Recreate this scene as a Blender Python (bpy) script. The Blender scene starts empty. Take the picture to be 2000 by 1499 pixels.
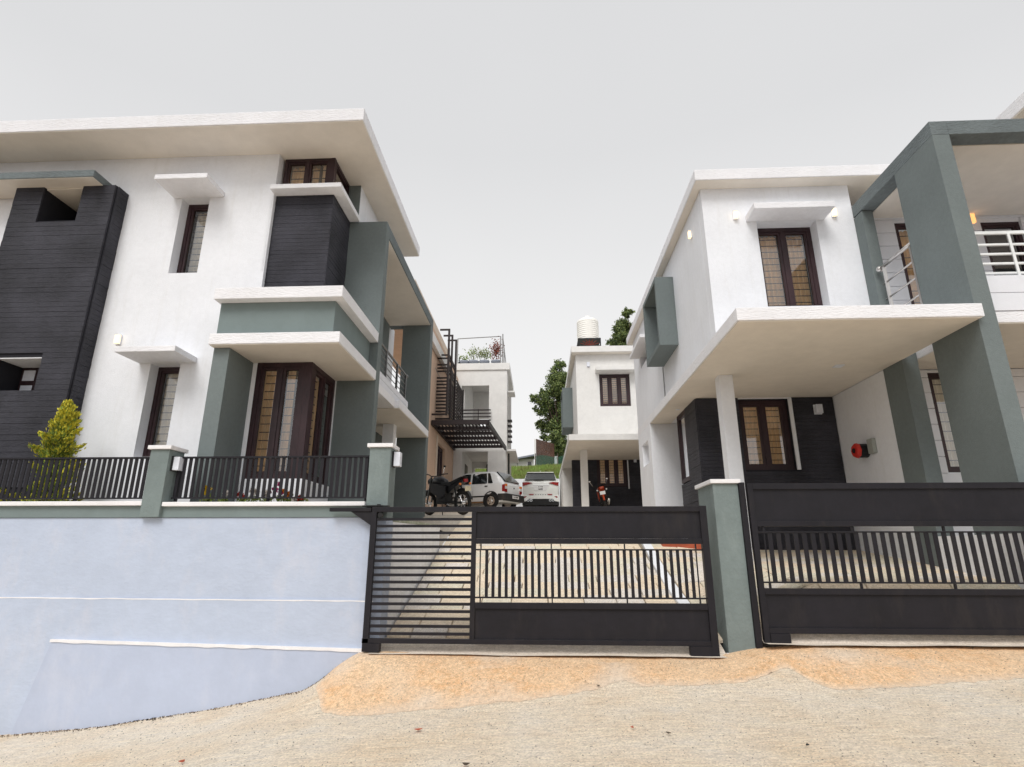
import bpy, bmesh, math, random
import numpy as np
from mathutils import Vector, Matrix
from mathutils import noise as mn
rnd = random.Random(7)
S = bpy.context.scene
COL = S.collection
R = math.radians

# ------------------------------------------------------------------ camera
cam_d = bpy.data.cameras.new("camera"); cam = bpy.data.objects.new("camera", cam_d); COL.objects.link(cam)
p_, y_, r_ = R(16.4995), R(-2.80118), R(0.0728)
fw = Vector((math.sin(y_)*math.cos(p_), math.cos(y_)*math.cos(p_), math.sin(p_)))
rt = Vector((math.cos(y_), -math.sin(y_), 0)); up = rt.cross(fw)
rt2 = rt*math.cos(r_)+up*math.sin(r_); up2 = -rt*math.sin(r_)+up*math.cos(r_)
cam.matrix_world = Matrix(((rt2.x, up2.x, -fw.x, 0), (rt2.y, up2.y, -fw.y, 0), (rt2.z, up2.z, -fw.z, 0), (0, 0, 0, 1)))
cam_d.sensor_width = 36; cam_d.lens = 36*1106.84/2000
cam_d.clip_start = 0.05; cam_d.clip_end = 3000
S.camera = cam

# ------------------------------------------------------------------ world, sun, exposure (overcast)
SUN_EL, SUN_AZ = 50, 197          # azimuth clockwise from +Y: the sun stands behind the camera, a little to its left
W = bpy.data.worlds.new("World"); S.world = W; W.use_nodes = True
nt = W.node_tree; nt.nodes.clear()
o = nt.nodes.new('ShaderNodeOutputWorld'); bg = nt.nodes.new('ShaderNodeBackground')
sky = nt.nodes.new('ShaderNodeTexSky'); sky.sky_type = 'NISHITA'; sky.sun_disc = False
sky.sun_elevation = R(SUN_EL); sky.sun_rotation = R(SUN_AZ); sky.air_density = 1; sky.dust_density = 6; sky.ozone_density = 1
hs = nt.nodes.new('ShaderNodeHueSaturation'); hs.inputs['Saturation'].default_value = 0.12; hs.inputs['Value'].default_value = 1.0
cmb = nt.nodes.new('ShaderNodeMixRGB'); cmb.inputs[0].default_value = 0.86
tc = nt.nodes.new('ShaderNodeTexCoord'); sep = nt.nodes.new('ShaderNodeSeparateXYZ')
ramp = nt.nodes.new('ShaderNodeValToRGB')
ramp.color_ramp.elements[0].position = 0.0; ramp.color_ramp.elements[0].color = (8.0, 7.95, 7.9, 1)
ramp.color_ramp.elements[1].position = 0.62; ramp.color_ramp.elements[1].color = (5.75, 5.77, 5.83, 1)
nz = nt.nodes.new('ShaderNodeTexNoise'); nz.inputs['Scale'].default_value = 1.6; nz.inputs['Detail'].default_value = 3
mul = nt.nodes.new('ShaderNodeMixRGB'); mul.blend_type = 'MULTIPLY'; mul.inputs[0].default_value = 1.0
r2 = nt.nodes.new('ShaderNodeValToRGB'); r2.color_ramp.elements[0].color = (.93, .93, .94, 1); r2.color_ramp.elements[1].color = (1.05, 1.05, 1.045, 1)
nt.links.new(tc.outputs['Generated'], sep.inputs[0]); nt.links.new(sep.outputs['Z'], ramp.inputs[0])
nt.links.new(tc.outputs['Generated'], nz.inputs['Vector']); nt.links.new(nz.outputs[0], r2.inputs[0])
nt.links.new(ramp.outputs[0], mul.inputs[1]); nt.links.new(r2.outputs[0], mul.inputs[2])
nt.links.new(sky.outputs[0], hs.inputs['Color']); nt.links.new(hs.outputs[0], cmb.inputs[1]); nt.links.new(mul.outputs[0], cmb.inputs[2])
nt.links.new(cmb.outputs[0], bg.inputs[0]); bg.inputs[1].default_value = 0.105
nt.links.new(bg.outputs[0], o.inputs[0])
sd = bpy.data.lights.new("sun", 'SUN'); sun = bpy.data.objects.new("sun", sd); COL.objects.link(sun)
sd.energy = 1.5; sd.angle = R(28); sd.color = (1, 0.975, 0.94)
d = Vector((math.sin(R(SUN_AZ))*math.cos(R(SUN_EL)), math.cos(R(SUN_AZ))*math.cos(R(SUN_EL)), math.sin(R(SUN_EL))))
sun.rotation_euler = d.to_track_quat('Z', 'Y').to_euler(); sun.location = (0, -5, 12)
S.view_settings.view_transform = 'Standard'; S.view_settings.look = 'None'
S.view_settings.exposure = 0.42; S.view_settings.gamma = 1; S.view_settings.use_curve_mapping = False

# ------------------------------------------------------------------ materials
MATS = {}
def mat(name, col, rough=.8, metal=0, spec=.3, var=0.06, nscale=6, bump=0, bscale=60, stretch=(1, 1, 1), coat=0, col2=None, blotch=1.5, bdist=.01, emit=None, dirt=None):
    if name in MATS: return MATS[name]
    m = bpy.data.materials.new(name); m.use_nodes = True; n = m.node_tree; N = n.nodes; L = n.links
    b = N['Principled BSDF']; b.inputs['Roughness'].default_value = rough; b.inputs['Metallic'].default_value = metal
    b.inputs['Specular IOR Level'].default_value = spec; b.inputs['Coat Weight'].default_value = coat
    g = N.new('ShaderNodeNewGeometry')
    mp = N.new('ShaderNodeMapping'); mp.inputs['Scale'].default_value = stretch; L.new(g.outputs['Position'], mp.inputs[0])
    a = N.new('ShaderNodeTexNoise'); a.inputs['Scale'].default_value = nscale; a.inputs['Detail'].default_value = 8; a.inputs['Roughness'].default_value = .65
    L.new(mp.outputs[0], a.inputs['Vector'])
    a2 = N.new('ShaderNodeTexNoise'); a2.inputs['Scale'].default_value = blotch; a2.inputs['Detail'].default_value = 4
    L.new(g.outputs['Position'], a2.inputs['Vector'])
    ad = N.new('ShaderNodeMath'); ad.operation = 'ADD'; L.new(a.outputs[0], ad.inputs[0]); L.new(a2.outputs[0], ad.inputs[1])
    cr = N.new('ShaderNodeValToRGB'); c = col; k = col2 or tuple(x*(1-2.2*var) for x in c)
    c1 = tuple(min(1, x*(1+var)) for x in c)
    cr.color_ramp.elements[0].position = .36; cr.color_ramp.elements[1].position = .62
    cr.color_ramp.elements[0].color = (*k, 1); cr.color_ramp.elements[1].color = (*c1, 1)
    hf = N.new('ShaderNodeMath'); hf.operation = 'MULTIPLY'; hf.inputs[1].default_value = .5; L.new(ad.outputs[0], hf.inputs[0]); L.new(hf.outputs[0], cr.inputs[0])
    out = cr.outputs[0]
    if dirt:      # streaky stains: (colour, amount)
        w = N.new('ShaderNodeTexNoise'); w.inputs['Scale'].default_value = 3.2; w.inputs['Detail'].default_value = 9; w.inputs['Roughness'].default_value = .7
        m2 = N.new('ShaderNodeMapping'); m2.inputs['Scale'].default_value = dirt[2] if len(dirt) > 2 else (1.4, 1.4, .35)
        L.new(g.outputs['Position'], m2.inputs[0]); L.new(m2.outputs[0], w.inputs['Vector'])
        rr = N.new('ShaderNodeValToRGB'); rr.color_ramp.elements[0].position = .52; rr.color_ramp.elements[1].position = .78
        rr.color_ramp.elements[1].color = (dirt[1],)*3+(1,); rr.color_ramp.elements[0].color = (0, 0, 0, 1)
        L.new(w.outputs[0], rr.inputs[0]); mx = N.new('ShaderNodeMixRGB'); L.new(rr.outputs[0], mx.inputs[0]); L.new(out, mx.inputs[1]); mx.inputs[2].default_value = (*dirt[0], 1); out = mx.outputs[0]
    L.new(out, b.inputs['Base Color'])
    if bump:
        t = N.new('ShaderNodeTexNoise'); t.inputs['Scale'].default_value = bscale; t.inputs['Detail'].default_value = 5
        L.new(mp.outputs[0], t.inputs['Vector'])
        bp = N.new('ShaderNodeBump'); bp.inputs['Strength'].default_value = bump; bp.inputs['Distance'].default_value = bdist
        L.new(t.outputs[0], bp.inputs['Height']); L.new(bp.outputs[0], b.inputs['Normal'])
    if emit:
        b.inputs['Emission Color'].default_value = (*emit[0], 1); b.inputs['Emission Strength'].default_value = emit[1]
    MATS[name] = m; return m
WHITE = mat('white_plaster', (.80, .815, .85), .9, bump=.35, bscale=55, var=.025, nscale=14, dirt=((.60, .59, .56), .28, (2.2, 2.2, .22)))
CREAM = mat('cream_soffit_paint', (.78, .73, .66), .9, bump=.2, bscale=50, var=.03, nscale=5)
FASC = mat('rough_white_fascia', (.82, .82, .845), .9, bump=.6, bscale=30, var=.03, nscale=20, stretch=(.5, .5, 2.2), bdist=.02, dirt=((.55, .53, .5), .2))
GREY = mat('grey_green_plaster', (.165, .193, .193), .9, bump=.4, bscale=60, var=.05, nscale=18)
GREYR = mat('rough_grey_fascia', (.165, .192, .198), .9, bump=.9, bscale=32, var=.10, nscale=30, stretch=(.5, .5, 2), bdist=.02)
GREYP = mat('grey_gate_pillar_paint', (.185, .225, .222), .85, bump=.5, bscale=25, var=.06, nscale=7, dirt=((.33, .38, .37), .3), bdist=.012)
BAND = mat('smooth_grey_green_paint', (.185, .230, .230), .85, bump=.1, var=.03)
BLUEW = mat('pale_blue_wall_paint', (.47, .53, .65), .85, bump=.42, bscale=16, var=.035, nscale=5, stretch=(1, 1, 1.6), bdist=.010, dirt=((.60, .60, .66), .55, (1, 1, .5)), blotch=.7)
PAINT = mat('white_coping_paint', (.80, .79, .80), .75, bump=.4, bscale=30, var=.03, dirt=((.5, .48, .45), .3))
DARKC = mat('dark_ledgestone_cladding', (.042, .042, .054), .6, spec=.35, var=.35, nscale=26, stretch=(.5, .5, 9), bump=.9, bscale=34, bdist=.015, col2=(.014, .014, .019))
DARKC2 = mat('dark_grout_backing', (.02, .02, .026), .9)
WOOD = mat('dark_maroon_wood', (.040, .018, .022), .45, spec=.4, var=.25, nscale=12, stretch=(6, 6, .6), bump=.1)
CURT = mat('self_lit_gold_curtain', (.82, .60, .33), .9, var=.2, nscale=30, stretch=(3, 3, .3), col2=(.50, .33, .17), emit=((1, .62, .32), .045))  # weak emission in the cloth stands in for warm room light
CURT2 = mat('self_lit_cream_curtain', (.84, .76, .62), .9, var=.1, nscale=30, stretch=(3, 3, .3), emit=((1, .8, .55), .03))  # cream cloth also glows faintly in place of room light
DARKIN = mat('dark_interior', (.012, .011, .012), .8)  # near-black colour carries the shade inside rooms and the tower niche
BAR = mat('black_grille_paint', (.012, .012, .016), .5)
GATE = mat('charcoal_gate_paint', (.0135, .0125, .0165), .5, spec=.25, var=.12, nscale=9, dirt=((.06, .05, .042), .3), bump=.05, bscale=20)
STEEL = mat('brushed_stainless_steel', (.62, .60, .58), .28, metal=1, var=.04)
RAILW = mat('white_railing_paint', (.8, .82, .82), .4)
PLANK = mat('white_siding_paint', (.74, .755, .80), .8, bump=.15, var=.02)
PEACH = mat('peach_plaster', (.60, .43, .32), .9, bump=.3, var=.04)
PEACH2 = mat('beige_parapet_plaster', (.66, .56, .46), .9, bump=.3, var=.04)
OFFW = mat('off_white_plaster', (.76, .75, .73), .9, bump=.3, bscale=40, var=.03, dirt=((.6, .58, .54), .25))
SCREEN = mat('dark_steel_screen_paint', (.026, .018, .019), .5)
RUB = mat('black_rubber', (.018, .017, .016), .85, dirt=((.20, .13, .08), .6))
BLK = mat('black_plastic', (.014, .014, .015), .45)
CARW = mat('white_car_paint', (.80, .81, .81), .25, spec=.5, coat=.6, var=.01)
PEARL = mat('pearl_white_car_paint', (.78, .79, .76), .22, spec=.5, coat=.7, var=.01)
REDL = mat('red_lamp_lens', (.30, .012, .012), .2, spec=.6)
ORL = mat('orange_lamp_lens', (.75, .22, .04), .2, spec=.6)
CLL = mat('clear_lamp_lens', (.7, .7, .68), .2, spec=.6)
CHR = mat('chrome', (.8, .8, .8), .12, metal=1, var=0)
PLATE = mat('white_number_plate', (.8, .8, .8), .5)
PLATEY = mat('dull_yellow_number_plate', (.62, .56, .40), .5)
INK = mat('black_plate_lettering', (.02, .02, .02), .6)
MUD = mat('brown_mud_dust', (.22, .12, .06), .95, var=.2)
BIKEB = mat('black_motorcycle_paint', (.008, .008, .010), .38, coat=.15)
BIKER = mat('orange_red_motorcycle_paint', (.45, .06, .02), .3, coat=.4)
LAMPW = mat('white_lamp_diffuser', (.75, .78, .85), .5)
LAMPON = mat('lit_warm_lamp_diffuser', (.9, .8, .6), .5, emit=((1, .74, .42), .85))
LAMPON2 = mat('lit_amber_lamp_diffuser', (.9, .6, .3), .5, emit=((1, .45, .14), .9))
RED = mat('red_enamel', (.60, .03, .02), .4, spec=.5)
TERRA = mat('terracotta_tile', (.42, .10, .05), .7, var=.15)
SOIL = mat('garden_soil', (.10, .065, .04), .95, var=.3, bump=.8)
GRASSG = mat('grass_bank_soil', (.075, .115, .02), .95, var=.35, nscale=3, bump=.8, bscale=12, bdist=.06, col2=(.10, .07, .03))
LEAF1 = mat('dark_tree_leaf', (.10, .15, .06), .6, var=.35, nscale=2)
LEAF2 = mat('bright_tree_leaf', (.26, .32, .10), .6, var=.3, nscale=2)
CONL = mat('yellow_conifer_leaf', (.62, .56, .05), .6, var=.2, nscale=5)
CONG = mat('green_conifer_leaf', (.24, .32, .05), .6, var=.3, nscale=5)
REDLF = mat('rust_red_leaf', (.26, .06, .03), .6, var=.3)
BARK = mat('tree_bark', (.10, .075, .055), .95, bump=.8, var=.3)
GRS = mat('grass_blade', (.16, .27, .05), .7, var=.35, nscale=1.2, col2=(.19, .16, .06))
POT = mat('grey_pot', (.25, .27, .32), .6)
TANKM = mat('cream_tank_plastic', (.86, .84, .79), .5, var=.01)
NET = mat('green_mesh_fence', (.05, .13, .09), .8)
BROWN = mat('brown_corrugated_sheet', (.09, .045, .03), .8, var=.2)
WIRE = mat('thin_grey_cable', (.3, .3, .3), .6)
def flower(n, c): return mat(n, c, .6, var=.1)
FY = flower('yellow_petal', (.80, .55, .02)); FP = flower('pink_petal', (.65, .04, .28)); FO = flower('orange_petal', (.80, .25, .02))
FR = flower('red_petal', (.45, .03, .02)); FW = flower('white_petal', (.75, .70, .65))

def concrete(name, c1, c2, c3, streak=(1, 1, 1), ang=0, sc=5, bump=.8, cover=None, peb=.12):
    """gritty sand / concrete with pebbles and stains"""
    m = bpy.data.materials.new(name); m.use_nodes = True; n = m.node_tree; N = n.nodes; L = n.links
    b = N['Principled BSDF']; b.inputs['Roughness'].default_value = .95; b.inputs['Specular IOR Level'].default_value = .15
    g = N.new('ShaderNodeNewGeometry'); mp = N.new('ShaderNodeMapping'); mp.inputs['Scale'].default_value = streak; mp.inputs['Rotation'].default_value = (0, 0, ang)
    L.new(g.outputs['Position'], mp.inputs[0])
    def noise(s, det, v=None, ro=.6):
        t = N.new('ShaderNodeTexNoise'); t.inputs['Scale'].default_value = s; t.inputs['Detail'].default_value = det; t.inputs['Roughness'].default_value = ro
        L.new(v or g.outputs['Position'], t.inputs['Vector']); return t.outputs[0]
    def rampn(i, p0, p1, a, z):
        r = N.new('ShaderNodeValToRGB'); r.color_ramp.elements[0].position = p0; r.color_ramp.elements[1].position = p1
        r.color_ramp.elements[0].color = (*a, 1); r.color_ramp.elements[1].color = (*z, 1); L.new(i, r.inputs[0]); return r.outputs[0]
    base = rampn(noise(.9, 6), .38, .62, c1, c2)
    st = rampn(noise(sc*2.2, 6, mp.outputs[0], .7), .35, .7, (0, 0, 0), (1, 1, 1))
    mx = N.new('ShaderNodeMixRGB'); L.new(st, mx.inputs[0]); L.new(base, mx.inputs[1]); mx.inputs[2].default_value = (*c3, 1)
    sp = rampn(noise(60, 3, None, .8), .30, .42, (.34, .30, .27), (1.06, 1.06, 1.06))
    mm = N.new('ShaderNodeMixRGB'); mm.blend_type = 'MULTIPLY'; mm.inputs[0].default_value = .45; L.new(mx.outputs[0], mm.inputs[1]); L.new(sp, mm.inputs[2])
    sp2 = rampn(noise(24, 8, mp.outputs[0], .8), .34, .60, (.76, .72, .68), (1.22, 1.21, 1.19))
    m3 = N.new('ShaderNodeMixRGB'); m3.blend_type = 'MULTIPLY'; m3.inputs[0].default_value = .8; L.new(mm.outputs[0], m3.inputs[1]); L.new(sp2, m3.inputs[2])
    vo = N.new('ShaderNodeTexVoronoi'); vo.inputs['Scale'].default_value = 75; L.new(mp.outputs[0] if peb < 0 else g.outputs['Position'], vo.inputs['Vector'])
    vr = rampn(vo.outputs['Color'], .15, .85, (1-abs(peb),)*3, (1+abs(peb)*.6,)*3); m6 = N.new('ShaderNodeMixRGB'); m6.blend_type = 'MULTIPLY'; m6.inputs[0].default_value = 1; L.new(m3.outputs[0], m6.inputs[1]); L.new(vr, m6.inputs[2])
    fin = m6.outputs[0]
    if cover:
        at = N.new('ShaderNodeAttribute'); at.attribute_name = 'soil_cover'; m4 = N.new('ShaderNodeMixRGB'); m5 = N.new('ShaderNodeMixRGB'); m5.blend_type = 'MULTIPLY'; m5.inputs[0].default_value = .8
        L.new(sp2, m5.inputs[2]); m5.inputs[1].default_value = (*cover, 1); L.new(at.outputs['Fac'], m4.inputs[0]); L.new(m5.outputs[0], m4.inputs[1]); L.new(fin, m4.inputs[2]); fin = m4.outputs[0]
    L.new(fin, b.inputs['Base Color'])
    a1 = N.new('ShaderNodeMath'); a1.operation = 'ADD'; L.new(noise(26, 8, mp.outputs[0], .75), a1.inputs[0]); L.new(noise(110, 4), a1.inputs[1])
    bp = N.new('ShaderNodeBump'); bp.inputs['Strength'].default_value = bump; bp.inputs['Distance'].default_value = .02
    L.new(a1.outputs[0], bp.inputs['Height']); L.new(bp.outputs[0], b.inputs['Normal']); return m
ROADM = concrete('weathered_concrete_road', (.76, .61, .45), (.80, .74, .66), (.90, .80, .645), (.30, 3.0, 1), .10, 4, .9, peb=.20)
RAMPM = concrete('orange_laterite_concrete', (.78, .47, .24), (.79, .59, .40), (.85, .62, .41), (1, 1, 1), 0, cover=(.76, .66, .55), peb=.2)
SLABM = concrete('pale_threshold_concrete', (.60, .53, .47), (.70, .63, .56), (.68, .60, .50), (.5, 2, 1), 0, bump=.4)
STONES = [concrete('tan_paving_stone', (.70, .60, .47), (.76, .68, .57), (.76, .64, .49), (1, 2, 1), .3, 4, .5),
          concrete('greenish_paving_stone', (.62, .60, .50), (.70, .68, .58), (.70, .61, .47), (1, 2, 1), 1.1, 4, .5),
          concrete('grey_paving_stone', (.63, .60, .57), (.72, .69, .66), (.70, .64, .56), (2, 1, 1), .7, 4, .5)]
GROUT = concrete('dark_paving_joint', (.26, .22, .17), (.34, .29, .23), (.3, .26, .2))
YARDP = concrete('far_paving', (.50, .46, .40), (.60, .56, .50), (.56, .50, .42), (1, 1, 1))

def glass():
    m = bpy.data.materials.new('window_glass'); m.use_nodes = True; n = m.node_tree; N = n.nodes; L = n.links; N.clear()
    o = N.new('ShaderNodeOutputMaterial'); mx = N.new('ShaderNodeMixShader'); t = N.new('ShaderNodeBsdfTransparent'); g = N.new('ShaderNodeBsdfGlossy')
    g.inputs['Roughness'].default_value = .02; t.inputs['Color'].default_value = (.90, .92, .93, 1); g.inputs['Color'].default_value = (.9, .92, .95, 1)
    f = N.new('ShaderNodeFresnel'); f.inputs['IOR'].default_value = 1.55
    a = N.new('ShaderNodeMath'); a.operation = 'MULTIPLY_ADD'; a.inputs[1].default_value = 1.5; a.inputs[2].default_value = .09; L.new(f.outputs[0], a.inputs[0])
    L.new(a.outputs[0], mx.inputs[0]); L.new(t.outputs[0], mx.inputs[1]); L.new(g.outputs[0], mx.inputs[2]); L.new(mx.outputs[0], o.inputs[0]); return m
GLASS = glass()
CGLASS = mat('dark_car_glass', (.018, .022, .024), .06, spec=.8, var=.1)
def tarp():
    m = bpy.data.materials.new('pearl_steel_roof'); return m

# ------------------------------------------------------------------ object helpers
WO = {}                                       # world origin of every object built unrotated
def org(p): return WO.get(p.name, Vector((0, 0, 0))) if p else Vector((0, 0, 0))
def link(o, parent, world):
    COL.objects.link(o); WO[o.name] = Vector(world)
    if parent: o.parent = parent
    o.location = Vector(world)-org(parent); return o
def tag(o, label=None, cat=None, group=None, kind=None):
    if label: o['label'] = label
    if cat: o['category'] = cat
    if group: o['group'] = group
    if kind: o['kind'] = kind
    return o
def thing(name, loc, label, cat, group=None):
    e = bpy.data.objects.new(name, None); e.empty_display_size = .2; link(e, None, loc); return tag(e, label, cat, group)
def obj(name, V, F, m, parent=None, smooth=False, mats=None, fm=None):
    V = np.asarray(V, dtype=float).reshape(-1, 3)
    c = (V.min(0)+V.max(0))/2 if parent else np.array([(V[:, 0].min()+V[:, 0].max())/2, (V[:, 1].min()+V[:, 1].max())/2, V[:, 2].min()])
    me = bpy.data.meshes.new(name); me.from_pydata((V-c).tolist(), [], [list(map(int, f)) for f in F])
    for mm in (mats or [m]): me.materials.append(mm)
    if fm is not None: me.polygons.foreach_set('material_index', fm)
    if smooth: me.polygons.foreach_set('use_smooth', [True]*len(me.polygons))
    me.update()
    return link(bpy.data.objects.new(name, me), parent, c)
CACHE = {}
def box(name, x0, x1, y0, y1, z0, z1, m, parent=None, bev=0.0):
    x0, x1 = sorted((x0, x1)); y0, y1 = sorted((y0, y1)); z0, z1 = sorted((z0, z1))
    dx, dy, dz = x1-x0, y1-y0, z1-z0; k = (round(dx, 4), round(dy, 4), round(dz, 4), m.name, bev)
    if k not in CACHE:
        bm = bmesh.new(); bmesh.ops.create_cube(bm, size=1)
        for v in bm.verts: v.co = Vector((v.co.x*dx, v.co.y*dy, v.co.z*dz))
        if bev: bmesh.ops.bevel(bm, geom=bm.edges[:], offset=min(bev, .3*min(dx, dy, dz)), segments=2, affect='EDGES', profile=.6)
        me = bpy.data.meshes.new(name); bm.to_mesh(me); bm.free(); me.materials.append(m); CACHE[k] = me
    w = Vector(((x0+x1)/2, (y0+y1)/2, (z0+z1)/2))
    o = bpy.data.objects.new(name, CACHE[k])
    if parent is None:                       # base at its foot
        me = CACHE[k].copy(); me.transform(Matrix.Translation((0, 0, dz/2))); o.data = me; w.z = z0
    return link(o, parent, w)
class MB:                                    # collects shapes for one mesh
    def __init__(s): s.V = []; s.F = []
    def add(s, V, F):
        b = len(s.V); s.V += [tuple(v) for v in V]; s.F += [[i+b for i in f] for f in F]; return s
    def box(s, x0, x1, y0, y1, z0, z1):
        x0, x1 = sorted((x0, x1)); y0, y1 = sorted((y0, y1)); z0, z1 = sorted((z0, z1))
        return s.add([(x0, y0, z0), (x1, y0, z0), (x1, y1, z0), (x0, y1, z0), (x0, y0, z1), (x1, y0, z1), (x1, y1, z1), (x0, y1, z1)],
                     [(0, 3, 2, 1), (4, 5, 6, 7), (0, 1, 5, 4), (1, 2, 6, 5), (2, 3, 7, 6), (3, 0, 4, 7)])
    def tube(s, pts, rad, n=8, cap=True):
        pts = [Vector(p) for p in pts]; rad = rad if isinstance(rad, (list, tuple)) else [rad]*len(pts)
        V = []; ref = None
        for i, p in enumerate(pts):
            t = (pts[min(i+1, len(pts)-1)]-pts[max(i-1, 0)]).normalized()
            if ref is None: ref = t.orthogonal().normalized()
            a = (ref-t*ref.dot(t)).normalized(); ref = a; b = t.cross(a)
            for k in range(n): V.append(p+(a*math.cos(2*math.pi*k/n)+b*math.sin(2*math.pi*k/n))*rad[i])
        F = [(i*n+k, i*n+(k+1) % n, (i+1)*n+(k+1) % n, (i+1)*n+k) for i in range(len(pts)-1) for k in range(n)]
        if cap: F += [tuple(range(n))[::-1], tuple(range((len(pts)-1)*n, len(pts)*n))]
        return s.add(V, F)
    def torus(s, c, R0, r0, axis='x', n=24, m=8, flat=1):
        V = []
        for i in range(n):
            a = 2*math.pi*i/n
            for j in range(m):
                b = 2*math.pi*j/m; rr = R0+r0*math.cos(b); w = r0*flat*math.sin(b)
                u, v = rr*math.cos(a), rr*math.sin(a)
                V.append((c[0]+w, c[1]+u, c[2]+v) if axis == 'x' else (c[0]+u, c[1]+w, c[2]+v) if axis == 'y' else (c[0]+u, c[1]+v, c[2]+w))
        return s.add(V, [(i*m+j, i*m+(j+1) % m, ((i+1) % n)*m+(j+1) % m, ((i+1) % n)*m+j) for i in range(n) for j in range(m)])
    def cyl(s, c, r0, h, axis='z', n=20, r1=None):
        d = {'x': (h, 0, 0), 'y': (0, h, 0), 'z': (0, 0, h)}[axis]; c = Vector(c)
        return s.tube([c, c+Vector(d)], [r0, r0 if r1 is None else r1], n)
    def sph(s, c, r, n=10, m=6, sc=(1, 1, 1)):
        V = [(c[0], c[1], c[2]-r*sc[2])]
        for j in range(1, m):
            ph = -math.pi/2+math.pi*j/m
            for i in range(n):
                a = 2*math.pi*i/n; V.append((c[0]+r*sc[0]*math.cos(ph)*math.cos(a), c[1]+r*sc[1]*math.cos(ph)*math.sin(a), c[2]+r*sc[2]*math.sin(ph)))
        V.append((c[0], c[1], c[2]+r*sc[2])); F = [(0, 1+(i+1) % n, 1+i) for i in range(n)]
        for j in range(m-2):
            F += [(1+j*n+i, 1+j*n+(i+1) % n, 1+(j+1)*n+(i+1) % n, 1+(j+1)*n+i) for i in range(n)]
        b = 1+(m-2)*n; F += [(b+i, b+(i+1) % n, len(V)-1) for i in range(n)]
        return s.add(V, F)
    def prism(s, poly, axis, a0, a1):        # poly = 2-D outline extruded along axis
        n = len(poly)
        def P(u, v, a): return (a, u, v) if axis == 'x' else (u, a, v) if axis == 'y' else (u, v, a)
        V = [P(u, v, a0) for u, v in poly]+[P(u, v, a1) for u, v in poly]
        return s.add(V, [tuple(range(n))[::-1], tuple(range(n, 2*n))]+[(i, (i+1) % n, n+(i+1) % n, n+i) for i in range(n)])
    def build(s, name, m, parent=None, smooth=False):
        o = obj(name, s.V, s.F, m, parent, smooth)
        bm = bmesh.new(); bm.from_mesh(o.data); bmesh.ops.recalc_face_normals(bm, faces=bm.faces); bm.to_mesh(o.data); bm.free()
        if smooth:
            try: o.data.shade_auto_smooth
            except Exception: pass
        return o

def wall(name, axis, plane, thick, u0, u1, z0, z1, holes, m, parent):
    """wall slab with real openings. axis 'y': in the XZ plane from y=plane to plane+thick; axis 'x': in the YZ plane."""
    us = sorted({u0, u1, *[h[0] for h in holes], *[h[1] for h in holes]}); us = [u for u in us if u0 <= u <= u1]
    zs = sorted({z0, z1, *[h[2] for h in holes], *[h[3] for h in holes]}); zs = [z for z in zs if z0 <= z <= z1]
    nu, nz_ = len(us)-1, len(zs)-1
    def solid(i, j):
        if i < 0 or j < 0 or i >= nu or j >= nz_: return False
        cu, cz = (us[i]+us[i+1])/2, (zs[j]+zs[j+1])/2
        return not any(h[0] < cu < h[1] and h[2] < cz < h[3] for h in holes)
    V = {}; L = []
    def v(i, j, k):
        if (i, j, k) not in V:
            V[(i, j, k)] = len(L); w = plane+(thick if k else 0); L.append((us[i], w, zs[j]) if axis == 'y' else (w, us[i], zs[j]))
        return V[(i, j, k)]
    F = []
    for i in range(nu):
        for j in range(nz_):
            if not solid(i, j): continue
            F.append((v(i, j, 0), v(i+1, j, 0), v(i+1, j+1, 0), v(i, j+1, 0))); F.append((v(i, j, 1), v(i, j+1, 1), v(i+1, j+1, 1), v(i+1, j, 1)))
            if not solid(i-1, j): F.append((v(i, j, 0), v(i, j+1, 0), v(i, j+1, 1), v(i, j, 1)))
            if not solid(i+1, j): F.append((v(i+1, j, 0), v(i+1, j, 1), v(i+1, j+1, 1), v(i+1, j+1, 0)))
            if not solid(i, j-1): F.append((v(i, j, 0), v(i, j, 1), v(i+1, j, 1), v(i+1, j, 0)))
            if not solid(i, j+1): F.append((v(i, j+1, 0), v(i+1, j+1, 0), v(i+1, j+1, 1), v(i, j+1, 1)))
    mb = MB(); mb.V = L; mb.F = F
    return mb.build(name, m, parent)

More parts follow.
